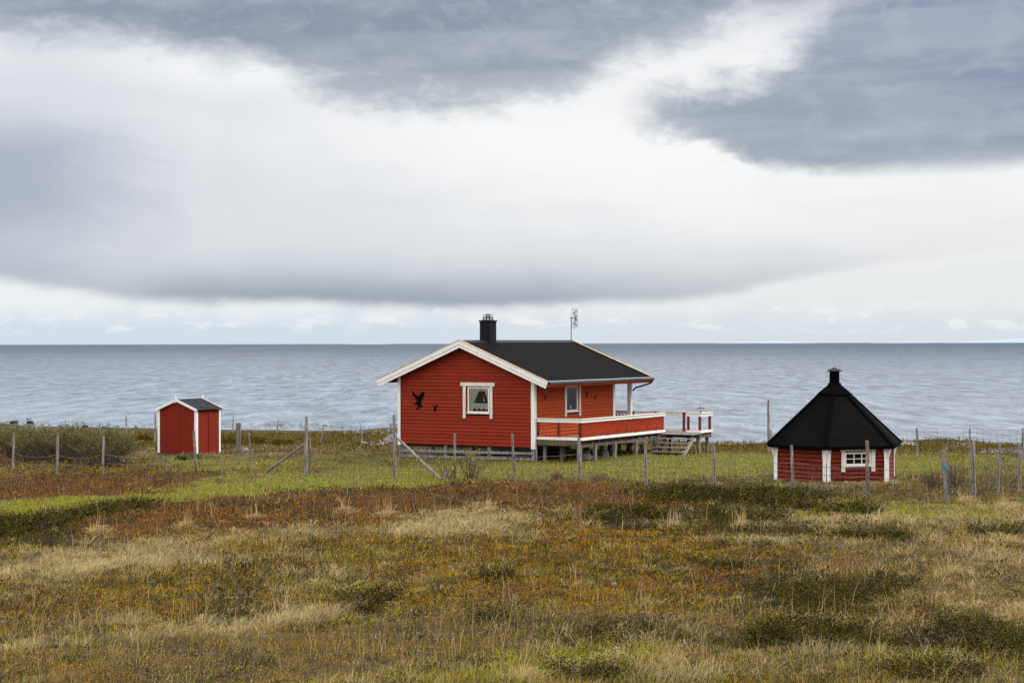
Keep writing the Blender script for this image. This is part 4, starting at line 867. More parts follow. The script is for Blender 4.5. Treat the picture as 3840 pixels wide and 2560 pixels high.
BACK = [
 ((105,1622),(100,1591),.085,'short tilted post rising behind the left end of the willow thicket'),
 ((251,1625),(251,1588),.10,'stubby post behind the middle of the willow thicket, near the shore'),
 ((373,1632),(374,1585),.095,'post behind the right part of the willow thicket'),
 ((473,1648),(473,1561),.085,'tall post behind the right end of the willow thicket'),
 ((580,1659),(582,1549),.085,'tall post just left of the red shed against the water'),
 ((871,1622),(875,1561),.075,'far post against the water just right of the shed roof'),
 ((1036,1629),(1044,1573),.075,'far tilted post against the water left of the tall gate post'),
 ((1202,1660),(1214,1590),.080,'far tilted post right of the tall left gate post'),
 ((1357,1652),(1352,1599),.080,'far tilted post near the debris heap left of the cabin'),
 ((1331,1648),(1331,1631),.070,'low brown stump by the debris heap left of the cabin'),
 ((2882,1697),(2880,1500),.100,'very tall thin pole left of the hut roof'),
 ((2891,1697),(2890,1609),.065,'short thin post beside the very tall pole left of the hut'),
 ((3441,1707),(3436,1603),.085,'far fence post against the water just right of the hut'),
 ((3636,1713),(3636,1606),.075,'far fence post behind the post row right of the hut, near the low mound'),
 ((3834,1720),(3835,1604),.085,'far fence post at the right edge of the view')]
bp = []
for i, (b0, t0, d_, lb) in enumerate(BACK): o, p, H = post(b0, t0, d_, lb, 'grey' if i != 9 else 'bark', 50+i, 'far row of fence posts'); bp.append((p, H, o))
# thick split double post by the shed
p = at(893, 1693); s_ = p.y/F; mb = MB(); Hd = 107*s_
mb.bar((-0.045, 0, -0.2), (-0.045, 0, Hd), 0.10, 0.08, up=Vector((0, 1, 0))); mb.bar((0.055, 0.01, -0.2), (0.055, 0.01, Hd+0.01), 0.09, 0.08, up=Vector((0, 1, 0)))
mb.tube([(0.09, 0, Hd-0.06), (0.16, 0, Hd-0.10), (0.21, 0, Hd-0.09)], 0.008, 4); o = mb.build('fence_post', M['deckwood']); o.location = p; tag(o, 'thick squared double post right of the shed', 'fence post', 'far row of fence posts')
# stump
p = at(1669, 1800); s_ = p.y/F; mb = MB(); mb.tube([(0, 0, -0.1), (0.01, 0, 0.12), (0.03, 0, 0.27)], [0.12, 0.075, 0.07], 9); mb.tube([(0.03, 0, 0.1), (0.12, -0.03, 0.16)], [0.05, 0.03], 6); o = mb.build('tree_stump', M['bark']); o.location = p; tag(o, 'small broken stump at the foot of the leaning pole before the cabin', 'stump')
# thin stake
p = at(3346, 1850); mb = MB(); mb.tube([(0, 0, -0.1), (0.005, 0, 0.42)], [0.022, 0.014], 6); o = mb.build('stake', M['grey']); o.location = p; tag(o, 'thin short grey stake in the grass before the right corner of the hut', 'stake')
# leaning brace poles
def pole(b0, t0, dia, label):
    p = at(*b0); near = at(t0[0], t0[2]) ; y2 = near.y+0.06; x2 = (t0[0]-1920)/F*y2; z2 = CAMZ-(t0[1]-hor(t0[0]))/F*y2
    mb = MB(); q = Vector((x2, y2, z2))-p; n = 6; mb.tube([q*(i/n*1.03-0.03)+Vector((0, 0, 0.012*math.sin(i*1.7))) for i in range(n+1)], [dia/2*(1-0.1*i/n) for i in range(n+1)], 8)
    o = mb.build('brace_pole', M['grey']); o.location = p; tag(o, label, 'pole', 'poles bracing the gate posts')
pole((997,1769), (1142,1664,1783), .095, 'grey pole leaning up to the right against the left gate post'); pole((1648,1796), (1483,1636,1792), .10, 'grey pole leaning up to the left against the gate post by the cabin')
# blue rope
pb, Hb, ob = fp[15]; s_ = pb.y/F; zr_ = (1888-1748)*s_; xr_ = -17*s_*(zr_/Hb); mb = MB()
for j in range(4): z = zr_+0.028*j-0.05; mb.tube([(xr_+0.072*math.cos(a), 0.072*math.sin(a), z+0.012*math.sin(a+j)) for a in [i*math.pi/6 for i in range(13)]], 0.008, 5)
mb.tube([(xr_+0.06, -0.05, zr_), (xr_+0.10, -0.06, zr_-0.06), (xr_+0.13, -0.05, zr_-0.17)], 0.008, 5); mb.tube([(xr_+0.06, -0.05, zr_-0.02), (xr_+0.09, -0.06, zr_-0.12)], 0.007, 5)
o = mb.build('rope', M['blue']); o.location = pb; tag(o, 'blue rope knotted round the leaning fence post', 'rope')
# wire netting
def netting(pts, label, rows=(0.10, 0.25, 0.40, 0.60, 0.85), step=0.24, r=0.006, sag=0.05):
    mb = MB(); rr = random.Random(5)
    for (a, b) in zip(pts[:-1], pts[1:]):
        L = (b-a).length; n = max(3, int(L/step)); nodes = []
        for i in range(n+1):
            f = i/n; x, y = a.x+(b.x-a.x)*f, a.y+(b.y-a.y)*f-0.06; g0 = a.z+(b.z-a.z)*f
            nodes.append([Vector((x+rr.uniform(-.015, .015), y, g0+h-sag*4*f*(1-f)*(h/0.85)+rr.uniform(-.008, .008))) for h in rows])
        for k in range(len(rows)): mb.tube([nd[k] for nd in nodes], r*(1.3 if k == len(rows)-1 else 1), 3, cap=False)
        for nd in nodes:
            mb.tube(nd, r*0.75, 3, cap=False)
            for q in nd[:-1]: mb.box(q.x-0.012, q.x+0.012, q.y-0.006, q.y+0.006, q.z-0.012, q.z+0.012)
    o0 = pts[0].copy(); mb.v = [(x-o0.x, y-o0.y, z-o0.z) for x, y, z in mb.v]
    o = mb.build('wire_netting', M['steel']); o.location = o0; tag(o, label, 'wire fence', 'wire netting on the fence posts'); return o
netting([fp[i][0] for i in range(7, 16)], 'sagging wire netting on the near posts in front of the cabin and the hut')
netting([fp[i][0] for i in range(15, 19)], 'taut wire netting on the near posts from the blue rope to the right edge', rows=(0.1, 0.25, 0.4, 0.6, 0.85, 1.0), step=0.15)
netting([fp[6][0], fp[7][0]], 'low wire netting stretched between the two tall gate posts', rows=(0.1, 0.25, 0.4, 0.62))
netting([bp[i][0] for i in (12, 13, 14)], 'wire netting on the far posts right of the hut against the water', rows=(0.35, 0.55, 0.75, 0.95, 1.15), r=0.004)
mb = MB(); L = [fp[i][0] for i in range(0, 5)]
for h, sg in ((0.72, 0.16), (0.40, 0.10)):
    for a, b in zip(L[:-1], L[1:]): mb.tube([Vector((a.x+(b.x-a.x)*f, a.y+(b.y-a.y)*f-0.05, a.z+(b.z-a.z)*f+h-sg*4*f*(1-f))) for f in [i/10 for i in range(11)]], 0.005, 4, cap=False)
o0 = L[0]; mb.v = [(x-o0.x, y-o0.y, z-o0.z) for x, y, z in mb.v]; o = mb.build('fence_wire', M['grey']); o.location = o0; tag(o, 'two slack rusty wires strung along the left posts before willows and shed', 'wire')

# ================================================================== stones, timber and odds and ends
def stone(u, v, w_, h_, label, mat='darkstone', seed=0, zbase=None, flat=1.0, cat='boulder', group=None, pos=None, name='boulder'):
    if pos is None:
        if zbase is not None: y = (CAMZ-zbase)*F/(v-hor(u)); p = Vector(((u-1920)/F*y, y, zbase))
        else: p = at(u, v)
    else: p = pos
    rr = np.random.default_rng(seed); bm = bmesh.new(); bmesh.ops.create_icosphere(bm, subdivisions=3, radius=1.0)
    for vt in bm.verts:
        c_ = vt.co; n = float(fbm(np.array([c_.x*1.3+seed]), np.array([c_.y*1.3+c_.z*1.7]), seed, 3)[0])-0.5
        q = c_*(1+0.55*n); q = Vector((math.copysign(abs(q.x)**0.8, q.x), q.y, math.copysign(abs(q.z)**(0.8), q.z))); vt.co = Vector((q.x*w_/2, q.y*w_*0.4, q.z*h_))
    me = bpy.data.meshes.new(name); bm.to_mesh(me); bm.free(); me.materials.append(M[mat]); o = bpy.data.objects.new(name, me); col.objects.link(o); o.location = p; tag(o, label, cat, group); return o
stone(51, 1586, .66, .20, 'dark rounded boulder in the shallows near the left edge', seed=1, zbase=SEA, group='dark shore boulders'); stone(112, 1586, .56, .19, 'dark flat-topped boulder in the shallows, second from the left', seed=5, zbase=SEA, group='dark shore boulders')
stone(319, 1601, .48, .15, 'dark boulder at the waterline behind the willow thicket', seed=9, zbase=SEA+.05, group='dark shore boulders'); stone(388, 1603, .36, .09, 'low dark boulder at the waterline right of the willow thicket', seed=11, zbase=SEA+.02, group='dark shore boulders'); stone(509, 1604, .26, .08, 'smallest dark boulder at the waterline left of the shed', seed=12, zbase=SEA+.02, group='dark shore boulders')
stone(107, 1570, .5, .05, 'thin flat dark rock awash beyond the left boulders', seed=14, zbase=SEA, group='dark shore boulders')
stone(918, 1693, .36, .15, 'pale rounded stone beside the thick double post', 'stone', 21)
stone(2300, 2192, .09, .045, 'small white stone lying in the rust coloured heath in the foreground', 'stone', 22, cat='stone', name='stone')
stone(1487, 1664, .62, .50, 'large pale boulder against the left corner of the cabin', 'stone', 31, group='pale boulders beside the cabin'); stone(1466, 1650, .5, .33, 'middle pale boulder left of the largest one beside the cabin', 'stone', 32, group='pale boulders beside the cabin'); stone(1450, 1656, .38, .18, 'small pale boulder at the left end of the heap beside the cabin', 'stone', 33, group='pale boulders beside the cabin')
# heap of split wood left of the cabin
p = at(1416, 1668); rr = random.Random(8); wp = thing('wood_heap', 'untidy heap of grey planks and branches left of the cabin', 'wood heap', p)
for i in range(46):
    x = rr.uniform(-0.75, 0.75); y = rr.uniform(-0.3, 0.4); L_ = rr.uniform(0.15, 0.5); a = rr.uniform(0, 3.1); t_ = rr.uniform(-0.2, 0.9); d = Vector((math.cos(a)*math.cos(t_), 0.5*math.sin(a)*math.cos(t_), abs(math.sin(t_)))); b_ = MB(); c_ = Vector((x, y, 0.03)); b_.bar(c_-d*0.05, c_+d*L_, rr.uniform(.03, .09), rr.uniform(.02, .05)); b_.build('split_log', M[rr.choice(('grey', 'bark', 'darkwood', 'darkwood', 'stepwood'))], wp)
for i, (u0, v0, u1, v1) in enumerate(((1437,1645,1470,1633),(1441,1650,1472,1642),(1463,1668,1468,1640))):
    y = p.y+0.2; P3 = lambda u, v: Vector(((u-1920)/F*y, y, CAMZ-(v-hor(u))/F*y)); b_ = MB(); b_.bar(P3(u0, v0)-p, P3(u1, v1)-p, .09, .05); b_.build('plank', M['stepwood'], wp)
# rack of rough boards behind the cabin corner
p = at(1486, 1640); rk = thing('board_rack', 'low rack of stacked grey boards behind the left corner of the cabin', 'board stack', p)
for i in range(4): b_ = MB(); b_.box(-0.45+0.1*(i % 2), 0.5, -0.1, 0.1, 0.08+i*0.19, 0.13+i*0.19); b_.build('board', M['deckwood'], rk)
for x in (-0.3, 0.1, 0.4): b_ = MB(); b_.box(x-0.03, x+0.03, -0.05, 0.05, -0.1, 0.75); b_.build('upright', M['grey'], rk)
# under the veranda
for x, y, w_, h_, lb, sd_ in ((1.2, 1.9, .55, .28, 'pale grey stone under the veranda behind the second post', 41), (1.4, 3.1, .34, .27, 'upright pale stone under the middle of the veranda', 42)):
    q = HW(x, y, 0); q.z = float(zg(q.x, q.y)); stone(0, 0, w_, h_, lb, 'stone', sd_, pos=q, group='stones under the veranda')
for i, (x, y, L_, lb) in enumerate(((0.3, 2.4, 1.5, 'stack of rough brown boards lying under the near end of the veranda'), (-1.4, 3.2, 2.2, 'long brown boards stored under the cabin floor'))):
    q = HW(x, y, 0); q.z = float(zg(q.x, q.y)); t_ = thing('board_stack', lb, 'board stack', q, -TH, 'boards stored under the cabin')
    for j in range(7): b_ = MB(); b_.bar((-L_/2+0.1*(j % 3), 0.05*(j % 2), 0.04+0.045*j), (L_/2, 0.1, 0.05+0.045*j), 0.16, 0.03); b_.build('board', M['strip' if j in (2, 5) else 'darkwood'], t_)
q = HW(0.7, 6.6, 0); q.z = float(zg(q.x, q.y)); t_ = thing('bench', 'low grey plank bench under the far end of the veranda', 'bench', q, -TH)
b_ = MB(); b_.box(-0.6, 0.6, -0.14, 0.14, 0.30, 0.34); b_.build('seat', M['grey'], t_)
for sx in (-0.5, 0.5): b_ = MB(); b_.box(sx-0.03, sx+0.03, -0.12, 0.12, -0.05, 0.299); b_.build('leg', M['grey'], t_)

# ================================================================== vegetation
def strokes(P, h, w, bx, by, col_, yaw=None, midf=0.55, zdroop=0.0):
    """bent blades: quad + tip triangle. P (N,3) h,w (N) bx,by = horizontal reach of the tip"""
    N = len(P); yaw = rng.uniform(-0.9, 0.9, N) if yaw is None else yaw
    wx, wy = np.cos(yaw)*w/2, np.sin(yaw)*w/2; V = np.zeros((N, 5, 3), np.float32)
    V[:, 0] = P+np.stack([-wx, -wy, np.zeros(N)], 1); V[:, 1] = P+np.stack([wx, wy, np.zeros(N)], 1)
    mid = P+np.stack([bx*0.3, by*0.3, h*midf], 1); V[:, 2] = mid+np.stack([-wx*.8, -wy*.8, np.zeros(N)], 1); V[:, 3] = mid+np.stack([wx*.8, wy*.8, np.zeros(N)], 1)
    V[:, 4] = P+np.stack([bx, by, h*(1-zdroop)], 1)
    base = np.arange(N)[:, None]*5; f = (base+np.array([[0, 1, 3, 2, 2, 3, 4]])).ravel(); sz_ = np.tile([4, 3], N)
    return V.reshape(-1, 3), f, sz_, np.repeat(col_, 5, 0)
def leaves(P, s, col_, flat=0.6):
    """small rhombic leaves at P, random orientation"""
    N = len(P); a = rng.normal(size=(N, 3)); a[:, 2] *= flat; a /= np.linalg.norm(a, axis=1)[:, None]; b = rng.normal(size=(N, 3)); b -= a*(a*b).sum(1)[:, None]; b /= np.linalg.norm(b, axis=1)[:, None]
    s = s[:, None]; V = np.stack([P-a*s, P-b*s*.55, P+a*s, P+b*s*.55], 1).astype(np.float32)
    return V.reshape(-1, 3), np.arange(N*4), np.full(N, 4), np.repeat(col_, 4, 0)
def merge(parts):
    vs, fs, ss, cs_ = [], [], [], []; o = 0
    for v, f, s, c in parts: vs.append(v); fs.append(f+o); ss.append(s); cs_.append(c); o += len(v)
    return np.concatenate(vs), np.concatenate(fs), np.concatenate(ss), np.clip(np.concatenate(cs_), 0.004, 1)
def vary(base, n, v=0.22, hue=0.08):
    base = np.asarray(base); k = rng.normal(1, v, (n, 1)).clip(0.35, 1.9); return (base if base.ndim == 2 else np.tile(base, (n, 1)))*k*(1+rng.normal(0, hue, (n, 3)))*np.array([1.30, 1.17, 0.74])
def blocked(X, Y):
    """footprints of buildings"""
    a = (X-HC.x)**2+(Y-HC.y)**2 < (HR*0.95)**2
    lx = (X-CX)*math.cos(TH)-(Y-CY)*math.sin(TH); ly = (X-CX)*math.sin(TH)+(Y-CY)*math.cos(TH)
    b = (lx < 0.1) & (lx > -WD-0.1) & (ly > 0.12) & (ly < LN)
    sx_, sy_ = X-shed.location.x, Y-shed.location.y; lx = sx_*math.cos(TS)-sy_*math.sin(TS); ly = sx_*math.sin(TS)+sy_*math.cos(TS)
    return a | b | ((lx < 0) & (lx > -W2) & (ly > 0) & (ly < D2))
def scatter(N, y0=12.6, y1=100.0, spread=0.345, seed=0):
    r = np.random.default_rng(seed); Y = 1/(1/y1+(1/y0-1/y1)*r.random(N)); X = (Y*spread+3.5)*r.uniform(-1, 1, N)
    ok = (Y < edgeY(X)+0.8) & ~blocked(X, Y); return X[ok], Y[ok]
PXY = 1/1720.0
# -- low heath: rust, olive and dark leaved mats
X, Y = scatter(800000, seed=1); Wt = zones(X, Y, 0.22, rng); kind = Wt.argmax(0)
hm = np.isin(kind, (1, 2, 3, 6)) | ((kind == 5) & (rng.random(len(X)) < 0.95)) | ((kind == 0) & (rng.random(len(X)) < 0.12)) | ((kind == 4) & (rng.random(len(X)) < 0.40))
X, Y, kind = X[hm], Y[hm], kind[hm]; n = len(X)
TH_ = np.array([0.05, 0.16, 0.15, 0.22, 0.06, 0.09, 0.10])[kind]
lump = 0.18+1.5*np.clip(fbm(X/0.42, Y/0.55, 90, 3)-0.22, 0, 1)*(0.5+fbm(X/1.9, Y/1.9, 91, 2)); hh = TH_*lump
HP = [[(0.15, 0.16, 0.04), (0.10, 0.11, 0.03)], [(0.135, 0.066, 0.024), (0.215, 0.108, 0.034), (0.085, 0.042, 0.014), (0.028, 0.024, 0.007)], [(0.25, 0.155, 0.016), (0.135, 0.092, 0.014), (0.024, 0.023, 0.006), (0.20, 0.092, 0.016)], [(0.024, 0.026, 0.007), (0.066, 0.062, 0.014), (0.080, 0.048, 0.015), (0.012, 0.013, 0.004)], [(0.20, 0.14, 0.06), (0.12, 0.10, 0.03)], [(0.19, 0.115, 0.050), (0.11, 0.085, 0.018), (0.25, 0.18, 0.11), (0.038, 0.032, 0.010)], [(0.10, 0.088, 0.020), (0.11, 0.068, 0.022), (0.055, 0.052, 0.015)]]
cN = 0.6*fbm(X/0.28, Y/0.42, 95, 3)+0.4*fbm(X/0.9, Y/1.3, 96, 2); colr = np.zeros((n, 3))
for k in range(7):
    mk = kind == k; L = np.array(HP[k]); sel = np.clip(((cN[mk]-0.33)/0.34*len(L)+rng.normal(0, 0.6, mk.sum())).astype(int), 0, len(L)-1); colr[mk] = L[sel]
colr = vary(colr, n, 0.38, 0.06)
yel = (rng.random(n) < 0.03) & (kind == 2); colr[yel] = (0.32, 0.26, 0.03)
P = np.stack([X, Y, zg(X, Y)+hh*rng.random(n)**0.6], 1); s = np.maximum(0.0075, 0.85*PXY*Y)*rng.uniform(0.6, 1.5, n)*0.9
half = rng.random(n) < 0.22   # small upright shoots among the leaves
p1 = leaves(P[~half], s[~half], colr[~half], 0.7); m_ = half; q = P[m_].copy(); q[:, 2] -= 0.02
p2 = strokes(q, s[m_]*3.4, s[m_]*0.9, rng.normal(0, .5, m_.sum())*s[m_]*2, rng.normal(0, .5, m_.sum())*s[m_]*2, colr[m_])
heath = npmesh('heath', *merge([p1, p2])[:3], M['veg'], merge([p1, p2])[3]); tag(heath, 'low rust and olive heath shrubs and dark crowberry carpeting the moor', 'heath', kind='stuff')
# -- green grass
X, Y = scatter(540000, seed=2); Wt = zones(X, Y, 0.3, rng); kind = Wt.argmax(0); gm = (kind == 0) | ((kind == 6) & (rng.random(len(X)) < 0.5)) | ((np.isin(kind, (2, 4, 5))) & (rng.random(len(X)) < 0.06)); X, Y, kind = X[gm], Y[gm], kind[gm]; n = len(X)
hgt_ = (0.055+0.10*fbm(X/0.5, Y/0.6, 97))*rng.uniform(.6, 1.4, n)*np.where(Y > 44, 0.62, 1)*np.where(kind == 0, 1, 0.8); cc_ = vary(np.array([(0.225, 0.23, 0.026), (0.31, 0.29, 0.042), (0.125, 0.13, 0.020), (0.34, 0.28, 0.11)])[np.clip((fbm(X/1.1, Y/1.1, 98)*5.2-0.9+rng.normal(0, .8, n)).astype(int), 0, 3)], n, .2, .05)
cc_[kind == 6] *= 0.6
P = np.stack([X, Y, zg(X, Y)], 1); wd = np.maximum(0.005, 0.55*PXY*Y); lean = rng.normal(0.25, 0.45, n)
p = strokes(P, hgt_, wd, lean*hgt_, rng.normal(0, .4, n)*hgt_, cc_); grass = npmesh('grass', p[0], p[1], p[2], M['veg'], np.clip(p[3], .01, 1)); tag(grass, 'short green grass growing round the buildings and along the track', 'grass', kind='stuff')
# -- dead straw in tufts
X, Y = scatter(44000, seed=3); Wt = zones(X, Y, 0.35, rng); kind = Wt.argmax(0)
tuf = fbm(X/0.8, Y/1.0, 99, 3); gm = ((kind == 4) & (rng.random(len(X)) < 0.2+1.5*np.clip(tuf-0.25, 0, 1))) | ((kind == 5) & (rng.random(len(X)) < 0.10)) | (np.isin(kind, (0, 2)) & (rng.random(len(X)) < np.where(Y > 46, 0.03, 0.08))) | (np.isin(kind, (1, 3)) & (rng.random(len(X)) < 0.035)); X, Y, kind, tuf = X[gm], Y[gm], kind[gm], tuf[gm]
B = 22; X = np.repeat(X, B); Y = np.repeat(Y, B); kk = np.repeat(kind, B); tf = np.repeat(np.clip(tuf*2-0.3, 0.2, 1.5), B); n = len(X)
an_ = rng.uniform(0, 2*np.pi, n); ro_ = 0.07*np.abs(rng.normal(0, 1, n))*(0.8+Y/45); X = X+np.cos(an_)*ro_; Y = Y+np.sin(an_)*ro_*1.2
h_ = 0.17*tf*rng.uniform(.4, 1.3, n)*np.where(kk == 4, 1.0, 0.5)*np.where(Y > 48, 0.6, 1); an_ = an_+rng.normal(0, .5, n); rc = h_*rng.uniform(.3, 1.5, n)*(0.4+ro_/0.08).clip(0, 1.6)
cc_ = vary(np.array([(0.38, 0.315, 0.27), (0.29, 0.225, 0.18), (0.19, 0.175, 0.10), (0.42, 0.37, 0.33), (0.20, 0.21, 0.065)])[rng.choice(5, n, p=[.3, .27, .16, .12, .15])], n, .16, .04)
cc_[kk == 5] = cc_[kk == 5]*np.array([0.52, 0.48, 0.52])
P = np.stack([X, Y, zg(X, Y)+0.01], 1); wd = np.maximum(0.0035, 0.42*PXY*Y)
p = strokes(P, h_, wd, np.cos(an_)*rc+0.25*h_, np.sin(an_)*rc, cc_, zdroop=0.25)
# tall thin stalks standing out of the mats
st = []
X2_, Y2_ = scatter(3000, 13, 52, seed=4); Wt = zones(X2_, Y2_, 0.5, rng); kd = Wt.argmax(0); cl = fbm(X2_/1.6, Y2_/2.0, 111, 2); gm = (cl > 0.58) | (rng.random(len(X2_)) < 0.08); X2_, Y2_ = X2_[gm], Y2_[gm]; n = len(X2_)
h2 = rng.uniform(.22, .60, n); P2 = np.stack([X2_, Y2_, zg(X2_, Y2_)], 1); w2_ = np.maximum(0.0034, 0.38*PXY*Y2_)
q2 = strokes(P2, h2, w2_, rng.normal(0.02, .16, n)*h2*1.5, rng.normal(0, .15, n)*h2, vary((0.40, 0.32, 0.26), n, .18, .04), midf=0.5)
pp = merge([p, q2]); straw = npmesh('dry_grass', pp[0], pp[1], pp[2], M['veg'], pp[3]); tag(straw, 'bleached dead grass in tufts and thin stalks over the moor', 'dry grass', kind='stuff')

# -- larger single plants
def tussock(u, v, wpx, stalks, label, green=0.2):
    p0 = at(u, v); s_ = p0.y/F; r0 = wpx*s_/2; n = int(110+wpx*1.1); an = rng.uniform(0, 2*np.pi, n); rr_ = r0*0.75*rng.random(n)**0.8*(0.4+0.8*vnoise(np.cos(an)*1.5+u, np.sin(an)*1.5, 9)); X = np.cos(an)*rr_*1.3; Y = np.sin(an)*rr_
    h = r0*rng.uniform(.25, .95, n)*(1-.5*rr_/r0); rc = r0*rng.uniform(.1, .8, n); c_ = vary(np.array([(0.42, 0.355, 0.29), (0.32, 0.26, 0.20), (0.17, 0.20, 0.05)])[rng.choice(3, n, p=[.5*(1-green)+.1, .4-green*.5+.1*0, 1-(.5*(1-green)+.1)-(.4-green*.5)])], n, .16, .04)
    P = np.stack([X, Y, np.zeros(n)], 1); w_ = np.full(n, max(0.004, 0.42*PXY*p0.y)); a = strokes(P, h, w_, np.cos(an)*rc+0.35*h, np.sin(an)*rc, c_, yaw=an+np.pi/2, zdroop=0.35)
    root = thing('grass_tussock', label, 'grass tussock', p0, 0, 'pale grass tussocks')
    npmesh('leaves', a[0], a[1], a[2], M['veg'], np.clip(a[3], .01, 1), root)
    if stalks:
        n = stalks; an = rng.uniform(0, 2*np.pi, n); P = np.stack([np.cos(an)*r0*.3*rng.random(n)*1.6, np.sin(an)*r0*.2, np.zeros(n)], 1); h = rng.uniform(.30, .62, n); lx = rng.normal(0.03, .22, n)*h
        a = strokes(P, h, np.full(n, max(0.0038, 0.42*PXY*p0.y)), lx, rng.normal(0, .15, n)*h, vary((0.42, 0.33, 0.28), n, .15, .04), midf=.5); npmesh('stalks', a[0], a[1], a[2], M['veg'], np.clip(a[3], .01, 1), root)
for a in [
 (1955, 2548, 230, 8, 'big pale tussock at the bottom edge, centre of the foreground'),
 (2160, 2195, 120, 4, 'small tussock in rust heath just left of the white stone'),
 (1190, 2180, 110, 3, 'tussock in the left middle of the moor above the dark juniper branches'),
 (60, 2165, 210, 6, 'wide pale tussock at the left edge of the moor'), (230, 2170, 200, 8, 'tussock between the two pale tussocks near the left edge'), (350, 2155, 170, 5, 'third pale tussock from the left edge'),
 (55, 2450, 190, 2, 'low tussock near the lower left corner'),
 (1060, 2350, 210, 12, 'tussock with spread stalks right of the dark juniper branches', ), (760, 2330, 150, 3, 'low tussock left of the juniper branches in the foreground'),
 (2520, 1975, 120, 16, 'tussock with tall stalks at the left end of the dark juniper bank'), (2780, 1975, 130, 22, 'tussock with fan of tall stalks in the middle of the dark juniper bank'), (3120, 1990, 110, 10, 'tussock with stalks at the right end of the dark juniper bank'),
 (1285, 1920, 95, 16, 'tussock with tall stalks in the rust heath below the left gate post'), (1450, 1935, 110, 20, 'tussock with tall stalks in the rust heath below the gate post by the cabin'), (1830, 1925, 90, 14, 'tussock with stalks in the heath below the cabin window'),
 (830, 2045, 130, 4, 'green tinged tussock in the middle left of the moor', .5), (950, 1945, 80, 6, 'small tussock on the rust heath left of centre'),
 (690, 1990, 120, 10, 'tussock with stalks on the rust heath left of centre, nearer the dark mat'), (360, 2020, 130, 14, 'tussock with stalks below the dark mat at left'),
 (3300, 1960, 150, 6, 'straw tussock below the barky post before the hut'), (3620, 1890, 110, 10, 'straw tussock at the foot of the post with blue rope'), (3760, 1905, 120, 9, 'straw tussock below the posts at the right edge'),
 (1460, 2290, 70, 0, 'small clump of grass in the foreground left of centre', .4), (3560, 2160, 150, 4, 'flat tussock in the grey grass at right', .3)]: tussock(*a)

def juniper(u, v, wpx, hpx, label, hgt=0.22, n=900, kind='juniper', spray=0.30, up=0.35):
    p0 = at(u, v); s_ = p0.y/F; rx = wpx*s_/2; a_ = at(u, v-hpx/2).y; b_ = at(u, v+hpx/2).y; ry = max(0.35, min(3.0, abs(a_-b_)/2)); parts = []
    n = int(n); an = rng.uniform(0, 2*np.pi, n); rr_ = np.sqrt(rng.random(n)); rr_ *= 0.72+0.5*vnoise(np.cos(an)*1.8+5+u, np.sin(an)*1.8+v, 3); X = np.cos(an)*rr_*rx; Y = np.sin(an)*rr_*ry
    z0_ = zg(X+p0.x, Y+p0.y)-p0.z; hz_ = hgt*(1-0.45*rr_**2)*(0.45+0.9*vnoise(X/0.5+u, Y/0.5, 7))*rng.random(n)**.5
    keep = vnoise((X+p0.x)/0.55, (Y+p0.y)/0.7, 17)*.6+vnoise((X+p0.x)/0.22, (Y+p0.y)/0.28, 18)*.4 > (0.47+0.26*(rr_-0.6) if spray < .4 else 0)
    an, rr_, X, Y, z0_, hz_ = (q_[keep] for q_ in (an, rr_, X, Y, z0_, hz_)); n = len(X)
    da = an+rng.normal(0, .8, n); dxy = rng.uniform(.5, 1.1, n)*spray; D_ = np.stack([np.cos(da)*dxy, np.sin(da)*dxy*.8, up*spray*rng.normal(0.6, .7, n)], 1)
    m = 7 if spray < .4 else 18; base = np.stack([X, Y, z0_+hz_*.75], 1); c0 = vary(np.array([(0.010, 0.013, 0.004), (0.034, 0.038, 0.009), (0.10, 0.098, 0.020), (0.10, 0.06, 0.024)])[rng.choice(4, n, p=[.48, .30, .14, .08])], n, .25, .06)
    ps = []
    sz0 = max(0.013, 1.05*PXY*p0.y)
    for j in range(m):
        f = (j+.5)/m; q = base+D_*f; q[:, 2] += 0.05*spray*f*f*3; q = q+rng.normal(0, .012, q.shape)
        ps.append(leaves(q, np.full(n, sz0)*(1.15-.5*f)*(1.25 if spray > .4 else 1), c0*(0.9+.25*f), .6))
    a = merge(ps); root = thing('juniper_shrub', label, 'shrub', p0, 0, 'dark creeping shrubs'); npmesh('foliage', a[0], a[1], a[2], M['veg'], a[3], root)
    mb = MB(); rr = random.Random(int(u))
    for i in range(26):
        k = rr.randrange(n); q = base[k]; mb.tube([(q[0]*.3, q[1]*.3, float(z0_[k])), (q[0]*.8, q[1]*.8, float(q[2])*.6), tuple(q+D_[k]*.5)], [.012, .008, .004], 4)
    mb.build('branches', M['twig'], root)
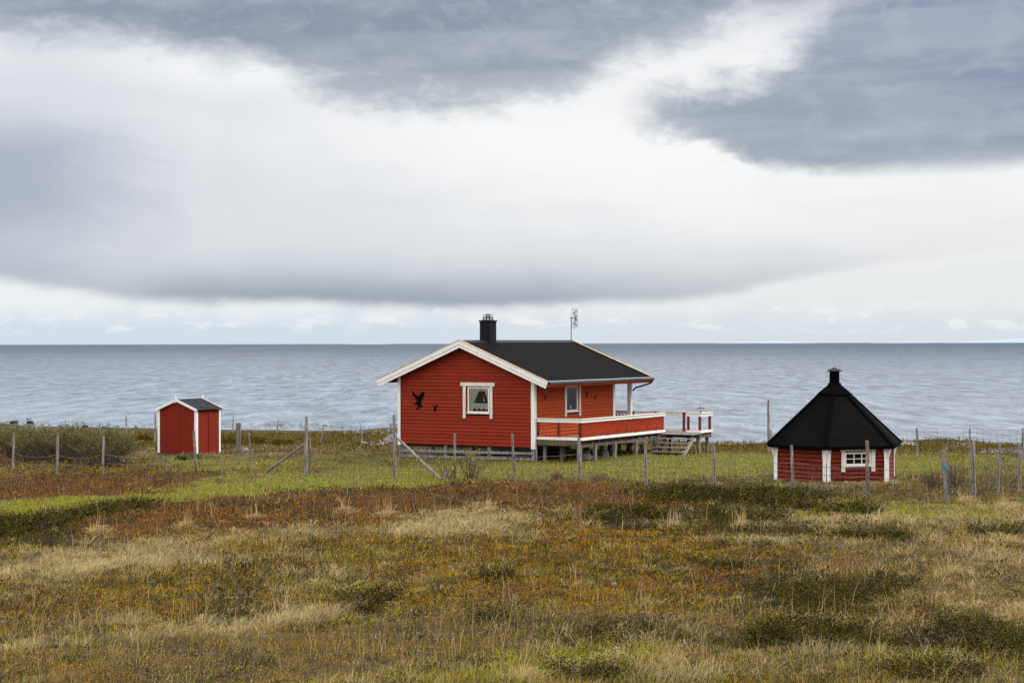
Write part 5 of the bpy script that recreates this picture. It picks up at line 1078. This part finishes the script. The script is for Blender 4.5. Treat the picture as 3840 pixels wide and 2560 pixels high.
for a in [
 (70, 1990, 400, 110, 'large dark juniper mat at the left edge of the moor', .30, 2600), (350, 1925, 260, 55, 'dark juniper mat right of the large one at the left edge', .2, 1400), (490, 1895, 210, 30, 'narrow dark mat along the green track at left', .18, 800),
 (2330, 1935, 300, 55, 'spreading juniper left of the stalk tussocks, before the veranda post', .30, 1700), (2560, 1870, 340, 45, 'long dark juniper bank below the lone fence post', .34, 1800), (2900, 1885, 360, 55, 'dark juniper bank below the left post of the hut', .36, 2000), (3150, 1925, 300, 40, 'right end of the juniper bank below the hut, thinning into straw', .22, 900), (2760, 1950, 420, 30, 'low juniper fringe behind the tall stalks', .22, 1200),
 (880, 2270, 190, 120, 'sparse juniper with separate dark arching branches, left of centre', .34, 75, 'juniper', .75, .55), (1370, 2285, 220, 60, 'dark feathery juniper spray in the centre left foreground', .26, 130, 'juniper', .6, .35), (1830, 2170, 200, 30, 'dark low mat in the olive heath at the centre', .14, 450),
 (3120, 2250, 420, 100, 'broad dark crowberry mound right of centre', .24, 1700), (3330, 2205, 260, 40, 'dark green mound top right of the broad crowberry mound', .2, 700), (3010, 2420, 440, 60, 'long dark juniper low in the right foreground', .30, 1900), (3270, 2425, 150, 30, 'trailing juniper tip right of the long one in the foreground', .2, 350),
 (2330, 2395, 320, 80, 'thin twiggy dark shrub right of centre near the bottom', .20, 600), (3700, 2420, 300, 120, 'dark shrub mass near the lower right corner', .26, 1500), (2800, 2060, 300, 22, 'dark low mat in the middle distance right of centre', .13, 500), (3250, 2020, 360, 26, 'dark mat across the pale grass below the hut', .15, 650), (3740, 2000, 190, 40, 'dark juniper at the right edge among pale grass', .2, 600), (1830, 2330, 110, 40, 'small dark clump in the brown heath at the centre', .16, 260), (2650, 2120, 280, 22, 'flat dark mat in the orange heath right of centre', .12, 450),
 (2150, 2540, 300, 60, 'dark needle shrub at the bottom edge right of the big tussock', .2, 800), (3480, 2540, 400, 50, 'dark low shrub at the bottom edge at right', .2, 900)]: juniper(*a)

def bush(u, v, wpx, hpx, label, name='willow_bush', nst=22, ntw=7, nleaf=2600, cols=((0.105, 0.115, 0.062), (0.19, 0.20, 0.12), (0.055, 0.06, 0.028)), ls=0.026, twig='twig', low=0.25, seed=0, stem=0.014, group=None, cat='bush', depth=0.8, spreadpow=1.0, dense=False, tw=0.0045):
    p0 = at(u, v); s_ = p0.y/F; rx = wpx*s_/2; H = hpx*s_; rr = random.Random(seed+int(u)); mb = MB(); L = []
    for i in range(nst):
        a = rr.uniform(0, 2*math.pi); q = rr.random()**0.6; bx_, by_ = rr.gauss(0, rx*(.22 if not dense else .5)), rr.gauss(0, rx*.22*depth); tx, ty = math.cos(a)*q*rx, math.sin(a)*q*rx*depth
        hh = H*(1.0-0.42*q**2.2)*rr.uniform(.72, 1.03); pts = []
        for k in range(6):
            f = k/5; pts.append(Vector((bx_+(tx-bx_)*(f**0.8)+rr.uniform(-.02, .02), by_+(ty-by_)*(f**.8)+rr.uniform(-.02, .02), hh*(f**(1.25))-0.03)))
        mb.tube(pts, [stem*(1-.8*k/5) for k in range(6)], 4, cap=False)
        for j in range(ntw):
            f = rr.uniform(low, .98)*5; k = min(4, int(f)); q0 = pts[k].lerp(pts[k+1], f-k); d = (pts[k+1]-pts[k]).normalized()+Vector((rr.uniform(-.75, .75), rr.uniform(-.75, .75), rr.uniform(-.1, .6))); ln = H*rr.uniform(.10, .28); d.normalize()
            q1 = q0+d*ln*.5+Vector((0, 0, ln*.05)); q2 = q0+d*ln+Vector((0, 0, ln*.22)); mb.tube([q0, q1, q2], [tw, tw*.8, tw*.4], 3, cap=False); L.append((q0, q2))
    root = thing(name, label, cat, p0, 0, group); mb.build('stems', M[twig], root)
    if nleaf:
        A = np.array([(*a, *b) for a, b in L]); k = rng.integers(0, len(A), nleaf); f = rng.random((nleaf, 1))**.6; P = A[k, :3]*(1-f)+A[k, 3:]*f+rng.normal(0, ls*.6, (nleaf, 3))
        c_ = vary(np.array(cols)[rng.integers(0, len(cols), nleaf)], nleaf, .2, .05); a = leaves(P, np.full(nleaf, ls)*rng.uniform(.6, 1.3, nleaf), c_, 1.4); npmesh('leaves', a[0], a[1], a[2], M['veg'], np.clip(a[3], .01, 1), root)
W_ = 'grey green willows of the thicket'
for a in [(20, 1722, 230, 118, 'willow of the thicket cut by the left edge of the view'), (150, 1728, 240, 128, 'willow of the thicket behind the front post with the pointed top, to its left'), (275, 1732, 250, 135, 'willow in the right middle of the thicket, between two front posts'), (405, 1748, 240, 140, 'rightmost willow of the thicket with bare branches fanning out towards the shed')]:
    bush(*a, nst=80, ntw=9, nleaf=7500, group=W_, low=.5, stem=.018, dense=True)
for a in [(80, 1700, 300, 112, 'willow at the back of the thicket near its left end'), (250, 1703, 300, 112, 'willow at the back of the thicket in its middle'), (390, 1706, 230, 98, 'willow at the back of the thicket near its right end')]:
    bush(*a, nst=60, ntw=8, nleaf=8000, group=W_, low=.35, dense=True)
bush(15, 1745, 90, 55, 'small red brown leafless bush at the left edge before the willows', 'bare_bush', 26, 7, 350, ((0.15, 0.06, 0.04),), .018, 'redtwig', .2)
bush(1768, 1795, 130, 112, 'half bare bush with pale buds before the cabin gable', 'bare_bush', 26, 7, 800, ((0.26, 0.28, 0.14), (0.33, 0.33, 0.19)), .020, 'twig', .45, depth=.7)
bush(1668, 1796, 110, 82, 'thinner half bare bush beside the broken stump', 'bare_bush', 16, 6, 300, ((0.26, 0.28, 0.14), (0.33, 0.33, 0.19)), .018, 'twig', .45)
bush(2090, 1800, 80, 38, 'small red brown twiggy bush below the near veranda corner', 'bare_bush', 30, 7, 0, (), .01, 'redtwig', .2); bush(2240, 1802, 80, 36, 'small red brown twiggy bush between two posts below the veranda', 'bare_bush', 30, 7, 0, (), .01, 'redtwig', .2)
bush(3500, 1835, 110, 80, 'leafless brown bush left of the post with the blue rope', 'bare_bush', 30, 6, 150, ((0.16, 0.14, 0.06),), .015, 'twig', .3)
bush(3575, 1832, 110, 125, 'taller leafless bush right behind the post with the blue rope', 'bare_bush', 22, 7, 150, ((0.16, 0.14, 0.06),), .015, 'twig', .3)
bush(620, 1790, 110, 50, 'faint twiggy bush in the grass below the shed', 'bare_bush', 14, 5, 120, ((0.13, 0.12, 0.05),), .014, 'twig', .3); bush(1840, 2000, 10, 4, 'x') if False else None
bush(3050, 1815, 40, 46, 'thin bare seedling against the left wall of the hut', 'bare_bush', 5, 4, 30, ((0.2, 0.16, 0.1),), .012, 'redtwig', .3)
for i, (u, v, w_, h_, lb) in enumerate([(860, 1662, 120, 42, 'olive scrub bush behind the thick double post'), (960, 1664, 130, 40, 'olive scrub bush between the shed and the tall left gate post'), (1050, 1666, 120, 28, 'olive scrub bush, lowest and nearest the tall left gate post'), (545, 1652, 110, 38, 'olive scrub bush left of the shed'), (805, 1652, 60, 40, 'olive scrub bush close behind the right shed corner')]):
    bush(u, v, w_, h_, lb, 'scrub_bush', 40, 7, 4200, ((0.125, 0.115, 0.028), (0.085, 0.088, 0.022), (0.16, 0.125, 0.03)), .030, 'twig', .1, group='low olive scrub behind the shed', dense=True)
# rhubarb-like plant and stick by the shed
p0 = at(692, 1727); root = thing('leafy_plant', 'dark green plant with large crumpled leaves before the shed', 'plant', p0)
n = 60; P = np.stack([rng.normal(0, .17, n), rng.normal(0, .1, n), rng.uniform(.03, .2, n)], 1); a = leaves(P, rng.uniform(.05, .10, n), vary((0.035, 0.065, 0.022), n, .25), .5); npmesh('leaves', a[0], a[1], a[2], M['veg'], np.clip(a[3], .01, 1), root)
p0 = at(732, 1722); root = thing('leafy_plant', 'smaller dark leafy plant at the foot of the crooked barky post', 'plant', p0)
n = 40; P = np.stack([rng.normal(0, .12, n), rng.normal(0, .08, n), rng.uniform(.03, .17, n)], 1); a = leaves(P, rng.uniform(.04, .08, n), vary((0.035, 0.065, 0.022), n, .25), .5); npmesh('leaves', a[0], a[1], a[2], M['veg'], np.clip(a[3], .01, 1), root)
p0 = at(677, 1716); mb = MB(); mb.tube([(0, 0, -.03), (.06, 0, .13), (.12, 0, .27)], [.018, .015, .01], 6); o = mb.build('stick', M['stepwood']); o.location = p0; tag(o, 'short pale stick leaning in the leafy plant before the shed', 'stick')
# seaweed and pebbles
def specks(n, us, vs_, zb, size, colr, flat, seed, onground=False):
    r = np.random.default_rng(seed); P = []
    for i in range(n):
        u = r.uniform(*us); v = r.normal(*vs_)
        if onground: q = at(u, v); P.append((q.x, q.y, q.z+.01))
        else: y = (CAMZ-zb)*F/max(60, v-hor(u)); P.append(((u-1920)/F*y, y, zb+.015))
    P = np.array(P); s_ = r.uniform(.5, 1.5, n)*size; V = []; fa = []
    for k, (p_, s1) in enumerate(zip(P, s_)):
        w1 = s1*r.uniform(1, 2.6); V += [p_+(-w1, 0, 0), p_+(0, -s1, 0), p_+(w1, 0, 0), p_+(0, s1, 0), p_+(r.uniform(-.3, .3)*w1, 0, s1*flat)]; b0 = k*5; fa += [b0, b0+1, b0+4, b0+1, b0+2, b0+4, b0+2, b0+3, b0+4, b0+3, b0, b0+4]
    c = np.tile(np.array(colr), (n, 1))*r.uniform(.5, 1.5, (n, 1)); return np.array(V), np.array(fa), np.full(n*4, 3), np.repeat(c, 5, 0)
a = merge([specks(260, (0, 1400), (1596, 7), SEA, .055, (.03, .026, .022), .35, 1)]); tag(npmesh('seaweed', a[0], a[1], a[2], M['veg'], a[3]), 'dark seaweed and pebbles awash in the shallows at left', 'seaweed', kind='stuff')
a = merge([specks(230, (3545, 3650), (1670, 5), 0, .04, (.24, .235, .23), 1.0, 2, True), specks(420, (3680, 3900), (1689, 5), 0, .04, (.20, .195, .2), .9, 3, True), specks(60, (3380, 3430), (1663, 3), 0, .06, (.3, .3, .3), .9, 4, True), specks(120, (60, 330), (1603, 5), 0, .05, (.2, .18, .16), .8, 6, True), specks(120, (2660, 2800), (1664, 4), 0, .05, (.22, .2, .18), .8, 7, True), specks(70, (1290, 1480), (1620, 5), 0, .04, (.25, .24, .22), .8, 8, True)])
tag(npmesh('pebbles', a[0], a[1], a[2], M['veg'], a[3]), 'pale pebbles scattered along the shore bank', 'pebbles', kind='stuff')
